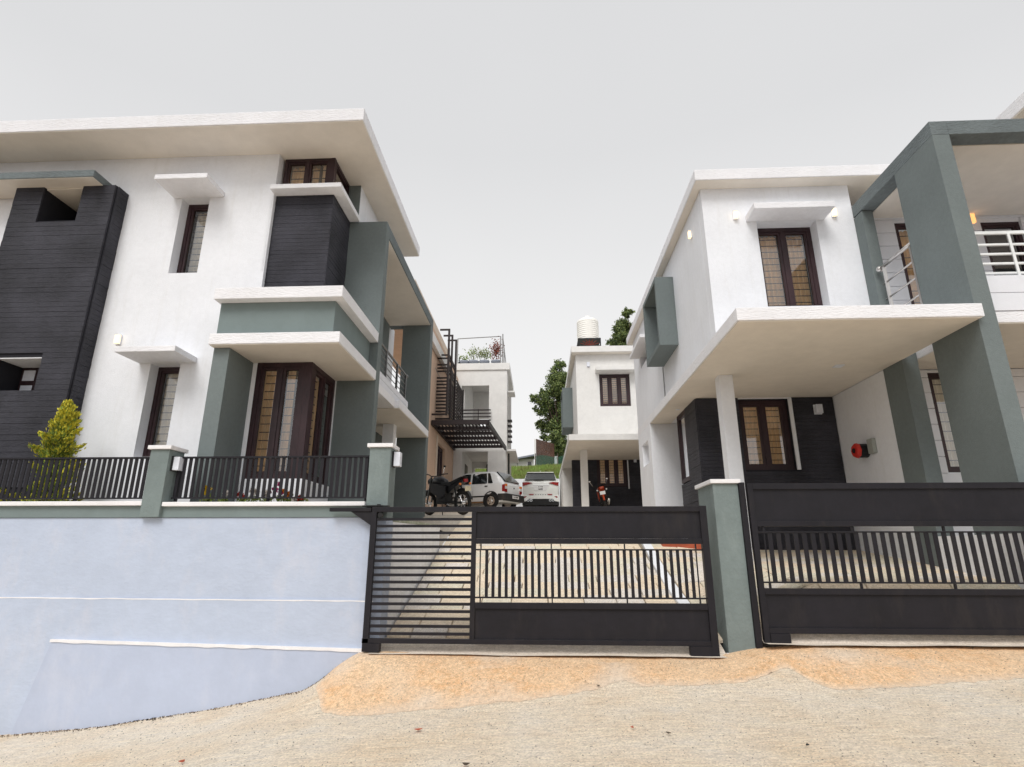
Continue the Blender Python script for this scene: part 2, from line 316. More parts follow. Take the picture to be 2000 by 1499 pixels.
def window(parent, axis, plane, sgn, u0, u1, z0, z1, leaves=2, bars=11, curtain=True, name='window', dark=False, vbars=0, gold=.6, fr=.062):
    """timber window: frame > panes, grille bars, curtains. sgn = direction (+1/-1) from the face inwards along the normal axis"""
    def P(u, w, z): return (u, plane+sgn*w, z) if axis == 'y' else (plane+sgn*w, u, z)
    f = MB()
    def bx(mb, a0, a1, w0, w1, c0, c1):
        p, q = P(a0, w0, c0), P(a1, w1, c1); mb.box(p[0], q[0], p[1], q[1], p[2], q[2])
    bx(f, u0, u0+fr, 0, .09, z0, z1); bx(f, u1-fr, u1, 0, .09, z0, z1); bx(f, u0+fr, u1-fr, 0, .09, z1-fr, z1); bx(f, u0+fr, u1-fr, 0, .09, z0, z0+fr)
    wl = (u1-u0-2*fr-(leaves-1)*fr*.8)/leaves; holes = []
    for i in range(leaves):
        a = u0+fr+i*(wl+fr*.8); b = a+wl
        if i: bx(f, a-fr*.8, a, .001, .088, z0+fr, z1-fr)
        s = fr*.6; g = .015
        bx(f, a, a+s, g, .07, z0+fr, z1-fr); bx(f, b-s, b, g, .07, z0+fr, z1-fr); bx(f, a+s, b-s, g, .07, z1-fr-s, z1-fr); bx(f, a+s, b-s, g, .07, z0+fr, z0+fr+s)
        holes.append((a+s, b-s, z0+fr+s, z1-fr-s))
    w = f.build(name, WOOD, parent)
    for (a, b, c, d_) in holes:
        q = [P(a, .045, c), P(b, .045, c), P(b, .045, d_), P(a, .045, d_)]
        obj('pane', q, [(0, 1, 2, 3)], GLASS, w)
        for k in range(bars):
            z = c+(d_-c)*(k+.7)/(bars+.2); p, r = P(a, .10, z-.006), P(b, .112, z+.006)
            box('grille_bar', p[0], r[0], p[1], r[1], p[2], r[2], BAR, w)
        for k in range(vbars):
            u = a+(b-a)*(k+1)/(vbars+1); p, r = P(u-.005, .113, c), P(u+.005, .122, d_)
            box('grille_bar', p[0], r[0], p[1], r[1], p[2], r[2], BAR, w)
        if curtain and not dark:                       # pleated cloth
            n = 90; ph = rnd.random()*6; V = []; F = []
            for i in range(n+1):
                t = i/n; u = a-.05+(b-a+.1)*t; ww = .20+.026*math.sin(ph+t*(b-a)*105)+.014*math.sin(t*(b-a)*23+ph)
                V += [P(u, ww, c-.05), P(u, ww, d_+.05)]
            F = [(2*i, 2*i+2, 2*i+3, 2*i+1) for i in range(n)]
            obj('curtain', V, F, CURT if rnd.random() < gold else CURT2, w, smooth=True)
    e = .02; q = [P(u0+e, .30, z0+e), P(u1-e, .30, z0+e), P(u1-e, .30, z1-e), P(u0+e, .30, z1-e)]
    obj('dark_room_sheet', q, [(0, 1, 2, 3)], DARKIN, w)  # near-black sheet stands in for the room's shade behind the window
    return w

def strips(parent, axis, plane, sgn, u0, u1, z0, z1, holes=(), h=.085, lens=(.8, 1.6)):
    """ledgestone courses, each piece an object; backing recessed behind"""
    z = z0; c = 0
    while z < z1-.02:
        hh = min(h, z1-z); u = u0
        segs = [(u0, u1)]
        for (a, b, c0, c1) in holes:
            if z+hh > c0+.01 and z < c1-.01:
                segs = [s for t in segs for s in ((t[0], min(t[1], a)), (max(t[0], b), t[1])) if s[1]-s[0] > .03]
        for (a, b) in segs:
            u = a
            while u < b-.01:
                l = min(rnd.choice([.9, 1.2, 1.5])*lens[0]/.8, b-u)
                if b-(u+l) < .3: l = b-u
                pr = rnd.choice([.022, .024, .0265]); t = 0.05
                g = .0035
                if axis == 'y': box('cladding_strip', u+.001, u+l-.001, plane-sgn*pr, plane+sgn*t, z, z+hh-g, DARKC, parent)
                else: box('cladding_strip', plane-sgn*pr, plane+sgn*t, u+.001, u+l-.001, z, z+hh-g, DARKC, parent)
                u += l
        z += hh

def planks(parent, axis, plane, sgn, u0, u1, z0, z1, h=.27, holes=(), m=None):
    z = z0
    while z < z1-.02:
        hh = min(h, z1-z); segs = [(u0, u1)]
        for (a, b, c0, c1) in holes:
            if z+hh > c0+.02 and z < c1-.02: segs = [s for t in segs for s in ((t[0], min(t[1], a)), (max(t[0], b), t[1])) if s[1]-s[0] > .02]
        for a, b in segs:
            if axis == 'y': box('siding_plank', a, b, plane, plane+sgn*.03, z+.008, z+hh, m or PLANK, parent, .004)
            else: box('siding_plank', plane, plane+sgn*.03, a, b, z+.008, z+hh, m or PLANK, parent, .004)
        z += hh

def railing(parent, axis, plane, u0, u1, ztop, levels, post_us, zb, m=STEEL, r=.024, rl=.012, name='balcony_railing', ball=None):
    def P(u, z, w=0): return (u, plane+w, z) if axis == 'y' else (plane+w, u, z)
    t = MB().tube([P(u0, ztop), P(u1, ztop)], r, 10)
    if ball is not None: t.sph(P(ball, ztop), r*1.9)
    root = t.build(name, m, parent, smooth=True)
    for z in levels: MB().tube([P(u0, z), P(u1, z)], rl, 6).build('rail', m, root, smooth=True)
    for u in post_us: MB().box(*[k for a, b in zip(P(u-.02, zb, -.02), P(u+.02, ztop-.01, .02)) for k in (a, b)]).build('post', m, root)
    return root

# ------------------------------------------------------------------ terrain
def interp(x, tab):
    if x <= tab[0][0]: return tab[0][1]
    for (a, va), (b, vb) in zip(tab, tab[1:]):
        if x <= b:
            t = (x-a)/(b-a); return va+(vb-va)*t
    return tab[-1][1]
XT = [(-16, -2.75), (-7, -2.10), (-6, -2.0), (-5, -1.90), (-3.8, -1.735), (-2.66, -1.50), (-2, -1.42), (0, -1.32), (2, -1.235), (4, -1.15), (7, -1.06), (16, -.8)]
def road_z(x, y):
    return interp(x, XT)-.05*(7-y)+.012*mn.noise(Vector((x*.9, y*.9, 0)))+.004*mn.noise(Vector((x*6, y*6, 3)))
def ramp_h(x, y):      # laterite ramp up to both gates
    def sm(t): t = max(0, min(1, t)); return t*t*(3-2*t)
    side = sm((x+2.75)/.75)*sm((9.5-x)/1)
    tgt = interp(x, [(-2.6, -1.14), (-2, -1.115), (1.9, -1.125), (2.4, -1.04), (3, -1.0), (7, -1.0)])
    base = interp(x, XT)
    y0 = 5.75 if x < 2.3 else 5.9
    return side*sm((y-y0)/(6.98-y0))**1.0*max(0, tgt-base)
def DZ(y, x=0): return interp(y, [(6.9, -1.06), (7.2, -.98), (9, -.47), (10.8, .05), (12, .36), (14.3, .87), (20, 1.32), (29, 2.10), (34, 2.5), (60, 2.5)])
def CZ0(y): return interp(y, [(6.9, -.97), (7.25, -.80), (7.66, -.38), (9.7, -.145), (11.3, .03), (13.7, .3)])
def CZ(y, x=6):
    t = max(0, min(1, (x-2.3)/1.0)); return DZ(y)*(1-t)+CZ0(y)*t
def sheet(name, xs, ys, fz, m, kind='structure', th=0, parent=None):
    V = [(x, y, fz(x, y)) for y in ys for x in xs]; n = len(xs)
    F = [(j*n+i, j*n+i+1, (j+1)*n+i+1, (j+1)*n+i) for j in range(len(ys)-1) for i in range(n-1)]
    o = obj(name, V, F, m, parent, smooth=True)
    if kind and not parent: o['kind'] = kind
    return o
fr_ = lambda a, b, n: [a+(b-a)*i/n for i in range(n+1)]
FRONT0 = [(-2.4, 6.55), (-2.1, 5.95), (-1.8, 5.80), (-.8, 5.92), (.2, 6.05), (.6, 6.22), (.8, 6.35), (1.0, 6.2), (2.0, 6.25), (2.5, 6.5), (2.62, 6.2), (2.75, 6.02), (3.4, 6.05), (4.6, 6.2), (5.2, 6.1), (9, 6.1)]
def FRONT(x): return interp(x, FRONT0)
sheet('road', fr_(-12, 12, 300), fr_(-5, 2, 20)+fr_(2.06, 7.045, 90), lambda x, y: road_z(x, y)+ramp_h(x, y)-(.012*max(0, min(1, (y-FRONT(x)-.12)/.35)) if -2.3 < x < 9 else 0), ROADM)
sheet('ground', [-400, -60, 60, 400], [-400, -60, 60, 400], lambda x, y: -3.6, SOIL)
# orange ramps: patches with ragged front edge lying on the road
def ramp_patch(x0, x1, front, nx):
    front = lambda x: FRONT(x)
    xs = fr_(x0, x1, nx); ny = 26; V = []; F = []; E = []
    for i, x in enumerate(xs):
        yf = front(x)+.04*mn.noise(Vector((x*3, 0, 0)))+.035*mn.noise(Vector((x*11, 2, 0)))+.012*mn.noise(Vector((x*40, 5, 0)))
        for j in range(ny+1):
            y = yf+(7.04-yf)*(j/ny)**1.3; e = .0025+.006*min(1, j/9.0)
            if x < x0+.02 or x > x1-.02: e = .002
            V.append((x, y, road_z(x, y)+ramp_h(x, y)+e+.005*mn.noise(Vector((x*9, y*9, 1)))*(j > 2)))
            a = min(1, (y-yf)/.16)*(.60+.9*mn.noise(Vector((x*1.1+3, y*1.6, 7)))+.4*mn.noise(Vector((x*4, y*5, 2))))+.42
            a *= .35+.65*min(1, abs(x-.75)/.45+.0) if y < 6.75 else 1
            E.append(max(0, min(1, a)))
    m = ny+1
    F = [(i*m+j, (i+1)*m+j, (i+1)*m+j+1, i*m+j+1) for i in range(nx) for j in range(ny)]
    o = obj('ramp', V, F, RAMPM, None, smooth=True); o['kind'] = 'structure'
    at = o.data.attributes.new('soil_cover', 'FLOAT', 'POINT'); at.data.foreach_set('value', E); return o
ramp_patch(-2.4, 9, lambda x: interp(x, [(-2.4, 6.55), (-2.1, 5.95), (-1.8, 5.80), (-.8, 5.92), (.2, 6.05), (.6, 6.22), (.8, 6.35), (1.0, 6.2), (2.0, 6.25), (2.5, 6.5), (2.62, 6.2), (2.75, 6.02), (3.4, 6.05), (4.6, 6.2), (5.2, 6.1), (9, 6.1)]), 420)
# thresholds
sheet('threshold_slab', fr_(-1.95, 2.05, 30), fr_(6.86, 7.28, 10), lambda x, y: -1.102+.010*mn.noise(Vector((x*2, y*3, 0)))+.115*max(0, (y-7.0)/.28), SLABM)
sheet('threshold_slab', fr_(2.47, 9, 40), fr_(6.86, 7.23, 8), lambda x, y: -.972+.010*mn.noise(Vector((x*2, y*3, 0)))+.16*max(0, (y-7.02)/.21), SLABM)
# driveway, carport floor and court with their stones as parts
drive = sheet('driveway', [-1.86, 2.12], fr_(7.24, 34, 60), lambda x, y: DZ(y)-.035, GROUT)
court = sheet('courtyard', [-14, -1.87], fr_(10.82, 34, 40), lambda x, y: DZ(y)-.03, YARDP)
cp = sheet('carport_floor', [2.12, 2.3, 2.6, 2.9, 3.3, 14], fr_(7.215, 13.7, 20), lambda x, y: CZ(y, x)-.035, GROUT)
court2 = sheet('courtyard', [2.12, 16], fr_(13.72, 34, 30), lambda x, y: DZ(y)-.028, YARDP)
sheet('courtyard', [-1.87, 2.12], fr_(15.5, 34, 30), lambda x, y: DZ(y)-.006, YARDP)
def stones(parent, x0, x1, y0, y1, fz, limit=290, sx=(.5, .75), sy=.30):
    y = y0; c = 0
    while y < y1:
        dy = sy*rnd.uniform(.85, 1.15)*(1+.08*(y-y0)); x = x0+rnd.uniform(-.3, 0)
        while x < x1:
            dx = rnd.uniform(*sx); a, b = max(x0, x), min(x1, x+dx); x += dx
            if b-a < .06: continue
            if c >= limit: return
            c += 1; g = .006; h = rnd.uniform(-.003, .004); t0, t1 = rnd.uniform(-.003, .003), rnd.uniform(-.003, .003); e = .008
            A = [(a+g, y+g), (b-g, y+g), (b-g, y+dy-g), (a+g, y+dy-g)]
            j = [(rnd.uniform(-.006, .006), rnd.uniform(-.006, .006)) for _ in A]
            lo = [(p+q[0], w+q[1], fz(w, p)-.04) for (p, w), q in zip(A, j)]
            cx, cy = (a+b)/2, y+dy/2
            hi = [(p+q[0]+(e if p < cx else -e), w+q[1]+(e if w < cy else -e), fz(w, p)+h+(t0 if p < cx else t1)) for (p, w), q in zip(A, j)]
            mid = [(p, w, z-.008) for (p, w, _), (_, _, z) in zip(lo, hi)]
            V = lo+mid+hi; F = [(8, 9, 10, 11)]
            for k in range(4): F += [(k, (k+1) % 4, 4+(k+1) % 4, 4+k), (4+k, 4+(k+1) % 4, 8+(k+1) % 4, 8+k)]
            obj('paving_stone', V, F, rnd.choices(STONES, [5, 3, 3])[0], parent)
        y += dy
stones(drive, -1.85, 1.83, 7.27, 14.6, DZ, 290, (.38, .62), .25)
stones(cp, 2.02, 6.0, 7.22, 11.28, CZ, 290, (.38, .6), .26)

# ------------------------------------------------------------------ boundary wall, pillars, fence
bw = thing('boundary_wall', (-8, 7.05, -2.1), 'tall pale blue retaining wall with white coping on the left of the driveway', 'wall')
box('wall', -16, -1.91, 7.06, 7.34, -3.4, .40, BLUEW, bw, .006)
box('lower_wall', -16, -2.00, 7.045, 7.058, -3.4, -.545, BLUEW, bw, .003)
V = MB(); 
V.prism([(-5.78, -1.012), (-2.02, -1.085), (-2.02, -3.2), (-6.35, -3.2)], 'y', 7.012, 7.044); V.build('patched_wall_face', mat('lavender_wall_paint', (.46, .515, .645), .85, bump=.3, bscale=14, var=.03, nscale=4, bdist=.01, dirt=((.58, .60, .68), .5, (1, 1, .5)), blotch=.6), bw)
_u = fr_(-5.80, -2.02, 90); _t = [(x, -1.003-.072*(x+5.8)/3.78) for x in _u]; _b = [(x, z-.032-.014*mn.noise(Vector((x*5, 1, 0)))-.02*max(0, mn.noise(Vector((x*1.7, 9, 0))))) for x, z in _t]
V = MB(); V.prism(_t+_b[::-1], 'y', 7.002, 7.0435); V.build('white_ledge', PAINT, bw)
for k, (x, l) in enumerate(((-2.10, .10), (-2.055, .16), (-2.03, .07))): MB().prism([(x, -1.08), (x+.012, -1.08), (x+.006, -1.08-l), (x-.006, -1.08-l)], 'y', 7.004, 7.0115).build('paint_drip', PAINT, bw)
_u = fr_(-12, -1.98, 160); _t = [(x, -.518-.042*(x+12)/10+.004*mn.noise(Vector((x*3, 0, 0)))) for x in _u]; _b = [(x, z-.012-.008*mn.noise(Vector((x*6, 4, 0)))) for x, z in _t]
for i in range(0, 160, 16): V = MB(); V.prism(_t[i:i+17]+_b[i:i+17][::-1], 'y', 7.0445-.002, 7.0589); V.build('painted_lit_joint', PAINT, bw)  # plaster joint drawn pale to paint the light its ledge catches
box('grey_band', -16, -1.93, 7.045, 7.34, .402, .545, BAND, bw)
box('coping', -16, -4.985, 7.0, 7.40, .546, .60, PAINT, bw, .008)
box('coping', -4.725, -2.155, 7.0, 7.40, .535, .588, PAINT, bw, .008)
# driveway side wall under the left yard
sw = thing('driveway_side_wall', (-1.9, 9, -.5), 'low white stained wall along the left edge of the driveway behind the gate', 'wall')
V = MB(); V.prism([(7.345, -1.4), (10.8, -.4), (10.8, .43), (7.345, .36)], 'x', -2.07, -1.87)
V.build('wall', mat('white_stained_wall', (.86, .87, .90), .9, bump=.4, var=.02, dirt=((.30, .32, .22), .25)), sw)
V = MB(); V.prism([(7.345, .362), (10.81, .432), (10.81, .47), (7.345, .40)], 'x', -2.09, -1.862)
V.build('mossy_coping', mat('mossy_concrete', (.40, .41, .36), .95, var=.3, bump=.8, col2=(.16, .19, .09), nscale=9), sw)
sheet('garden', [-16, -2.08], [7.35, 14], lambda x, y: .42, SOIL)

def pillar(x0, x1, y0, y1, zb, zt, label, lower=None):
    t = thing('gate_pillar', ((x0+x1)/2, (y0+y1)/2, zb), label, 'pillar', 'grey pillars of the street wall')
    if lower: box('painted_foot', x0-.001, x1+.001, y0-.001, y1+.001, zb, lower, BLUEW, t); zb = lower+.001
    box('shaft', x0, x1, y0, y1, zb, zt-.05, GREYP, t, .006)
    box('cap', x0-.03, x1+.03, y0-.03, y1+.03, zt-.049, zt, PAINT, t, .006)
    return t
pillar(-4.98, -4.73, 6.985, 7.30, .402, 1.30, 'grey pillar with white cap between the two runs of black fence')
pillar(-2.15, -1.88, 7.045, 7.34, -1.1, 1.315, 'grey pillar with white cap at the fence end left of the sliding gate', .38)
pr = pillar(2.085, 2.385, 7.03, 7.70, -1.35, .84, 'shorter wide grey pillar standing between the two black gates')
MB().prism([(2.03, -1.30), (2.17, -1.30), (2.12, -1.10), (2.06, -1.08)], 'y', 7.0, 7.0295).build('bare_mortar_patch', PAINT, pr)

def fence(x0, x1, label, posts, z0=.655, z1=1.175, y=7.13):
    t = thing('railing_fence', ((x0+x1)/2, y, .6), label, 'fence', 'black bar fences on the boundary wall')
    box('top_rail', x0, x1, y-.02, y+.02, z1-.022, z1, GATE, t)
    box('bottom_rail', x0, x1, y-.012, y+.012, z0-.018, z0, GATE, t)
    n = int((x1-x0)/.0716)
    for i in range(n): u = x0+.036+(x1-x0-.072)*i/(n-1); box('baluster', u-.0205, u+.0205, y-.006, y+.006, z0, z1-.022, GATE, t)
    for u in posts: box('post', u-.016, u+.016, y+.013, y+.045, .6, z1-.023, GATE, t)
fence(-8.3, -5.0, 'black vertical bar fence on the coping in front of the yellow conifer', (-7.9, -6.0))
fence(-4.70, -2.17, 'black vertical bar fence in front of the tall corner window, flowers at its foot', (-4.66, -3.45, -2.19))

# ------------------------------------------------------------------ gates
g1 = thing('sliding_gate', (0, 6.95, -1.08), 'wide black sliding gate with horizontal slats at its left, in front of the driveway', 'gate', 'black metal gates')
GY0, GY1 = 6.93, 6.985
def gb(n, x0, x1, z0, z1, a=GY0, b=GY1, p=g1, bev=.003, m=GATE): return box(n, x0, x1, a, b, z0, z1, m, p, bev)
gb('top_rail', -2.035, 1.955, .455, .515); gb('bottom_rail', -2.05, 1.9, -1.005, -.955)
gb('post', -2.045, -1.975, -1.095, .454); gb('post', 1.875, 1.955, -1.105, .52, 6.925, 7.0); gb('post', -.82, -.765, -.954, .454)
gb('wheel_box', -1.974, -1.84, -1.095, -1.006, 6.92, 7.0); gb('wheel_box', 1.64, 1.874, -1.105, -1.006, 6.92, 7.0)
zs_ = [.345-(i*.0797) for i in range(17)]
zs_ = [.37-i*(1.29/16.2) for i in range(17)]
for z in zs_: box('slat', -1.974, -.821, 6.945, 6.975, z-.0155, z+.0155, GATE, g1)
gb('rail', -.764, 1.874, .085, .145); gb('rail', -.764, 1.874, -.63, -.565)
gb('plate', -.764, 1.874, .146, .454, 6.955, 6.96, bev=0); gb('plate', -.764, 1.874, -.954, -.631, 6.955, 6.96, bev=0)
gb('thin_rail', -.764, 1.874, .010, .028, 6.945, 6.97); gb('thin_rail', -.764, 1.874, -.520, -.502, 6.945, 6.97)
for i in range(32):
    u = -.635+i*(1.74-(-.635))/31; box('bar', u-.018, u+.018, 6.952, 6.964, -.502, .010, GATE, g1)
for u in (-.705, .125, .98, 1.80):
    for (a, b) in ((.029, .084), (-.564, -.521)): box('spacer', u-.007, u+.007, 6.945, 6.97, a, b, GATE, g1)
for u in (-.712, 1.80): box('spacer', u-.007, u+.007, 6.952, 6.964, -.501, .009, GATE, g1)
gb('guide_arm', -2.56, -2.046, .463, .507)
MB().prism([(-2.30, .462), (-2.046, .462), (-2.046, .30)], 'y', 6.945, 6.975).build('gusset', GATE, g1)
mb = MB(); mb.box(-2.16, -1.84, 6.93, 7.02, .522, .534); mb.cyl((-1.97, 6.98, .50), .025, .05, 'z', 10); mb.cyl((-1.93, 6.92, .42), .03, .05, 'y', 12); mb.build('roller_bracket', BLK, g1)
# charcoal jamb fixed on the pillar, right gate
box('jamb', 2.387, 2.455, 7.0, 7.10, -1.05, .80, GATE, pr, .003)
g2 = thing('sliding_gate', (5, 6.98, -.94), 'taller black gate right of the short pillar, cut by the right edge of the photo', 'gate', 'black metal gates')
gr = lambda n, x0, x1, z0, z1, a=6.975, b=7.03, bev=.003: box(n, x0, x1, a, b, z0, z1, GATE, g2, bev)
XE = 7.2
gr('post', 2.475, 2.54, -.975, .785); gr('top_rail', 2.541, XE, .715, .785); gr('bottom_rail', 2.541, XE, -.875, -.815); gr('wheel_box', 2.541, 2.76, -.975, -.876, 6.965, 7.04)
gr('post', XE, XE+.07, -.94, .785)
gr('rail', 2.541, XE, .285, .345); gr('rail', 2.541, XE, -.465, -.40)
gr('plate', 2.541, XE, .346, .714, 7.0, 7.005, 0); gr('plate', 2.541, XE, -.814, -.466, 7.0, 7.005, 0)
gr('thin_rail', 2.541, XE, .212, .230, 6.99, 7.015); gr('thin_rail', 2.541, XE, -.345, -.327, 6.99, 7.015)
i = 0; u = 2.68
while u < XE-.05:
    box('bar', u-.025, u+.025, 6.997, 7.009, -.327, .212, GATE, g2); u += .0985
for u in (2.615, 3.63, 4.66, 5.7, 6.7):
    for (a, b) in ((.231, .284), (-.399, -.346)): box('spacer', u-.011, u+.011, 6.99, 7.015, a, b, GATE, g2)
box('spacer', 2.608, 2.622, 6.997, 7.009, -.326, .211, GATE, g2)
# gate post of next plot behind the jamb: white plaster sliver
kb = thing('kerb', (2, 9, -.4), 'curved low white kerb between driveway and carport paving behind the gate', 'kerb')
pts = [(1.86, 7.3), (1.84, 8.0), (1.82, 9.0), (1.84, 10.0), (1.88, 10.8), (1.92, 11.6), (1.9, 12.6), (1.85, 13.7)]
V = []; F = []
for x, y in pts:
    z = DZ(y)
    V += [(x, y, z-.3), (x, y, z+.035), (x+.15, y, z+.035), (x+.15, y, z-.3)]
for i in range(len(pts)-1):
    for k in range(3): F.append((4*i+k, 4*i+k+1, 4*i+5+k, 4*i+4+k))
F += [(0, 1, 2, 3)]
obj('kerb_wall', V, F, WHITE, kb)

# ------------------------------------------------------------------ LEFT HOUSE
LH = thing('house', (-6, 10, .42), 'large white left house with dark stone tower, corner windows and wide flat roof', 'house')
WY = 8.4
wall('white_wall', 'y', WY, .22, -14, -4.602, .3, 6.868, [(-6.26, -5.755, 4.52, 5.99), (-6.255, -5.76, 1.39, 2.905), (-9.07, -7.28, .25, 6.09)], WHITE, LH)
box('roof', -14, -2.853, 7.65, 12.2, 6.87, 7.11, FASC, LH, .01)
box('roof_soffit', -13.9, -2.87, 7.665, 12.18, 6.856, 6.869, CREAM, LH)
box('body', -14, -4.0, 9.2, 14.6, .3, 5.9, WHITE, LH)
box('body', -14, -4.0, 9.2, 12.0, 5.901, 6.855, WHITE, LH)
# narrow windows and their shades
for (z0, z1, sz, x0, x1) in ((4.52, 5.99, 5.99, -6.86, -5.49), (1.39, 2.905, 2.905, -6.92, -5.55)):
    window(LH, 'y', 8.60, 1, -6.26, -5.755, z0+.001, z1-.001, leaves=1, bars=11, gold=0)
    dpt = 8.4*(sz/(6.41 if sz > 4 else 3.12)) 
    dpt = 7.85 if sz > 4 else 7.83
    box('window_shade', x0*dpt/8.4+0.0, (x1+.0) if False else -5.50, dpt, WY-.001, sz+.0, sz+.09, FASC, LH, .008)
# recess sides behind wall for corner bay (upper)
box('upper_bay_sill', -4.62, -3.37, 8.256, 9.35, 6.032, 6.12, FASC, LH, .008)
box('cladding_backing', -4.60, -3.62, 8.53, 9.36, 3.75, 6.03, DARKC2, LH)
strips(LH, 'y', 8.50, 1, -4.60, -3.562, 3.75, 6.03, h=.075, lens=(4, 1))
strips(LH, 'x', -3.588, -1, 8.50, 9.37, 3.75, 6.03, h=.075, lens=(4, 1))
box('bay_core', -4.60, -3.95, 8.95, 9.36, 6.13, 6.85, DARKIN, LH)
window(LH, 'y', 8.55, 1, -4.56, -3.70, 6.125, 6.855, leaves=2, bars=3, gold=1, fr=.06)
window(LH, 'x', -3.64, -1, 8.62, 9.36, 6.125, 6.855, leaves=1, bars=3, gold=1, fr=.06)
box('corner_post', -3.699, -3.635, 8.545, 8.62, 6.125, 6.855, WOOD, LH)
wall('bay_return', 'x', -4.65, .05, 8.40, 8.9, 3.8, 6.868, [], WHITE, LH)
box('blind_panel', -3.64, -3.42, 9.37, 9.40, 6.125, 6.855, GREY, LH)
box('upper_side_wall', -4.0, -3.42, 9.401, 12.0, 6.09, 6.855, WHITE, LH)
# projecting grey bay at ground floor
box('upper_slab', -4.79, -2.855, 7.46, 9.38, 3.575, 3.755, FASC, LH, .008)
box('grey_fascia_band', -4.75, -3.0, 7.61, 9.37, 3.046, 3.574, BAND, LH)
box('lower_slab', -4.785, -2.853, 7.50, 9.385, 2.878, 3.045, FASC, LH, .008)
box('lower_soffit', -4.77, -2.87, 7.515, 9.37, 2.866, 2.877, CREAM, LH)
box('grey_wing_wall', -4.76, -4.52, 7.62, 8.62, .3, 2.865, GREY, LH, .006)
box('white_reveal', -4.519, -4.45, 8.33, 8.6, .3, 2.864, WHITE, LH)
window(LH, 'y', 8.33, 1, -4.449, -3.66, 1.03, 2.864, leaves=2, bars=12, gold=1, fr=.075, name='window')
window(LH, 'x', -3.56, -1, 8.43, 9.36, 1.03, 2.864, leaves=2, bars=12, gold=1, fr=.075)
box('corner_post', -3.659, -3.555, 8.325, 8.43, 1.03, 2.864, WOOD, LH, .005)
box('sill_wall', -4.449, -3.50, 8.27, 9.36, .3, 1.028, WHITE, LH, .006)
box('white_reveal', -3.562, -3.545, 9.361, 9.384, .3, 2.864, WHITE, LH)
box('bay_core', -4.40, -4.05, 8.75, 9.36, .3, 2.86, DARKIN, LH)
# grey balcony frame on the driveway side
box('frame_fin', -3.58, -2.85, 9.385, 9.60, .3, 6.05, GREY, LH, .006)
box('frame_fin', -3.60, -2.85, 13.95, 14.25, .3, 5.80, GREY, LH, .006)
box('frame_top', -4.0, -2.85, 9.601, 14.25, 5.802, 6.05, GREYR, LH, .006)
box('frame_soffit', -3.99, -2.87, 9.605, 13.945, 5.79, 5.801, CREAM, LH)
box('side_wall', -4.0, -3.95, 9.601, 13.9, .3, 5.78, GREY, LH)
wall('side_wall', 'x', -3.12, .1, 9.601, 10.0, .3, 5.78, [], WHITE, LH)
planks(LH, 'x', -3.019, 1, 9.602, 9.98, .6, 5.76, .30)
planks(LH, 'x', -2.93, 1, 9.605, 12.05, 2.92, 3.17, .125)
box('parapet', -3.1, -2.932, 9.605, 12.07, 2.915, 3.20, WHITE, LH)
box('balcony_slab', -3.9, -2.79, 10.9, 13.94, 2.755, 2.91, FASC, LH, .008)
box('balcony_soffit', -3.9, -2.80, 10.91, 13.93, 2.742, 2.754, CREAM, LH)
box('balcony_slab', -3.94, -2.88, 9.602, 10.899, 2.755, 2.91, FASC, LH)
railing(LH, 'x', -2.95, 9.61, 11.98, 3.75, (3.30, 3.42, 3.54, 3.65), (10.3, 11.15, 11.9), 3.2, ball=11.98, m=mat('dark_steel_tube', (.22, .22, .22), .35, metal=1, var=0), rl=.009)
box('inner_column', -3.5, -3.25, 12.3, 12.55, .4, 2.74, WHITE, LH)
box('door', -3.949, -3.93, 10.6, 11.5, 2.95, 5.1, WOOD, LH)
# stone tower
n1 = (-8.56, -7.86, 5.42, 6.2); n2 = (-8.62, -7.84, 2.39, 2.95)
wall('tower', 'y', 8.135, .75, -9.07, -7.28, .3, 6.09, [n1, n2], DARKC2, LH)
wall('tower_front_face', 'y', 8.128, .004, -9.066, -7.284, .3, 6.088, [n1, n2], DARKC2, LH)
strips(LH, 'y', 8.127, 1, -9.07, -7.28, .9, 6.09, holes=(n1, n2), h=.088, lens=(4, 1))
strips(LH, 'x', -7.279, -1, 8.155, 8.399, .9, 6.09, h=.088, lens=(.8, 1))
box('niche_soffit', -8.61, -7.85, 8.135, 8.88, 2.93, 2.947, WHITE, LH)
box('niche_soffit', -8.55, -7.87, 8.14, 8.88, 6.05, 6.075, CREAM, LH)
box('niche_back', -9.0, -7.35, 8.89, 8.95, .4, 6.0, DARKIN, LH)
nw = box('niche_window_frame', -8.60, -8.30, 8.60, 8.66, 2.395, 2.928, WOOD, LH)
box('pane', -8.56, -8.36, 8.592, 8.599, 2.70, 2.88, LAMPW, nw); box('pane', -8.56, -8.36, 8.592, 8.599, 2.44, 2.62, LAMPW, nw)
box('tower_shade', -11.5, -7.50, 7.86, 8.399, 6.092, 6.22, GREYR, LH, .006)
box('tower_shade_soffit', -11.49, -7.515, 7.875, 8.39, 6.08, 6.091, CREAM, LH)

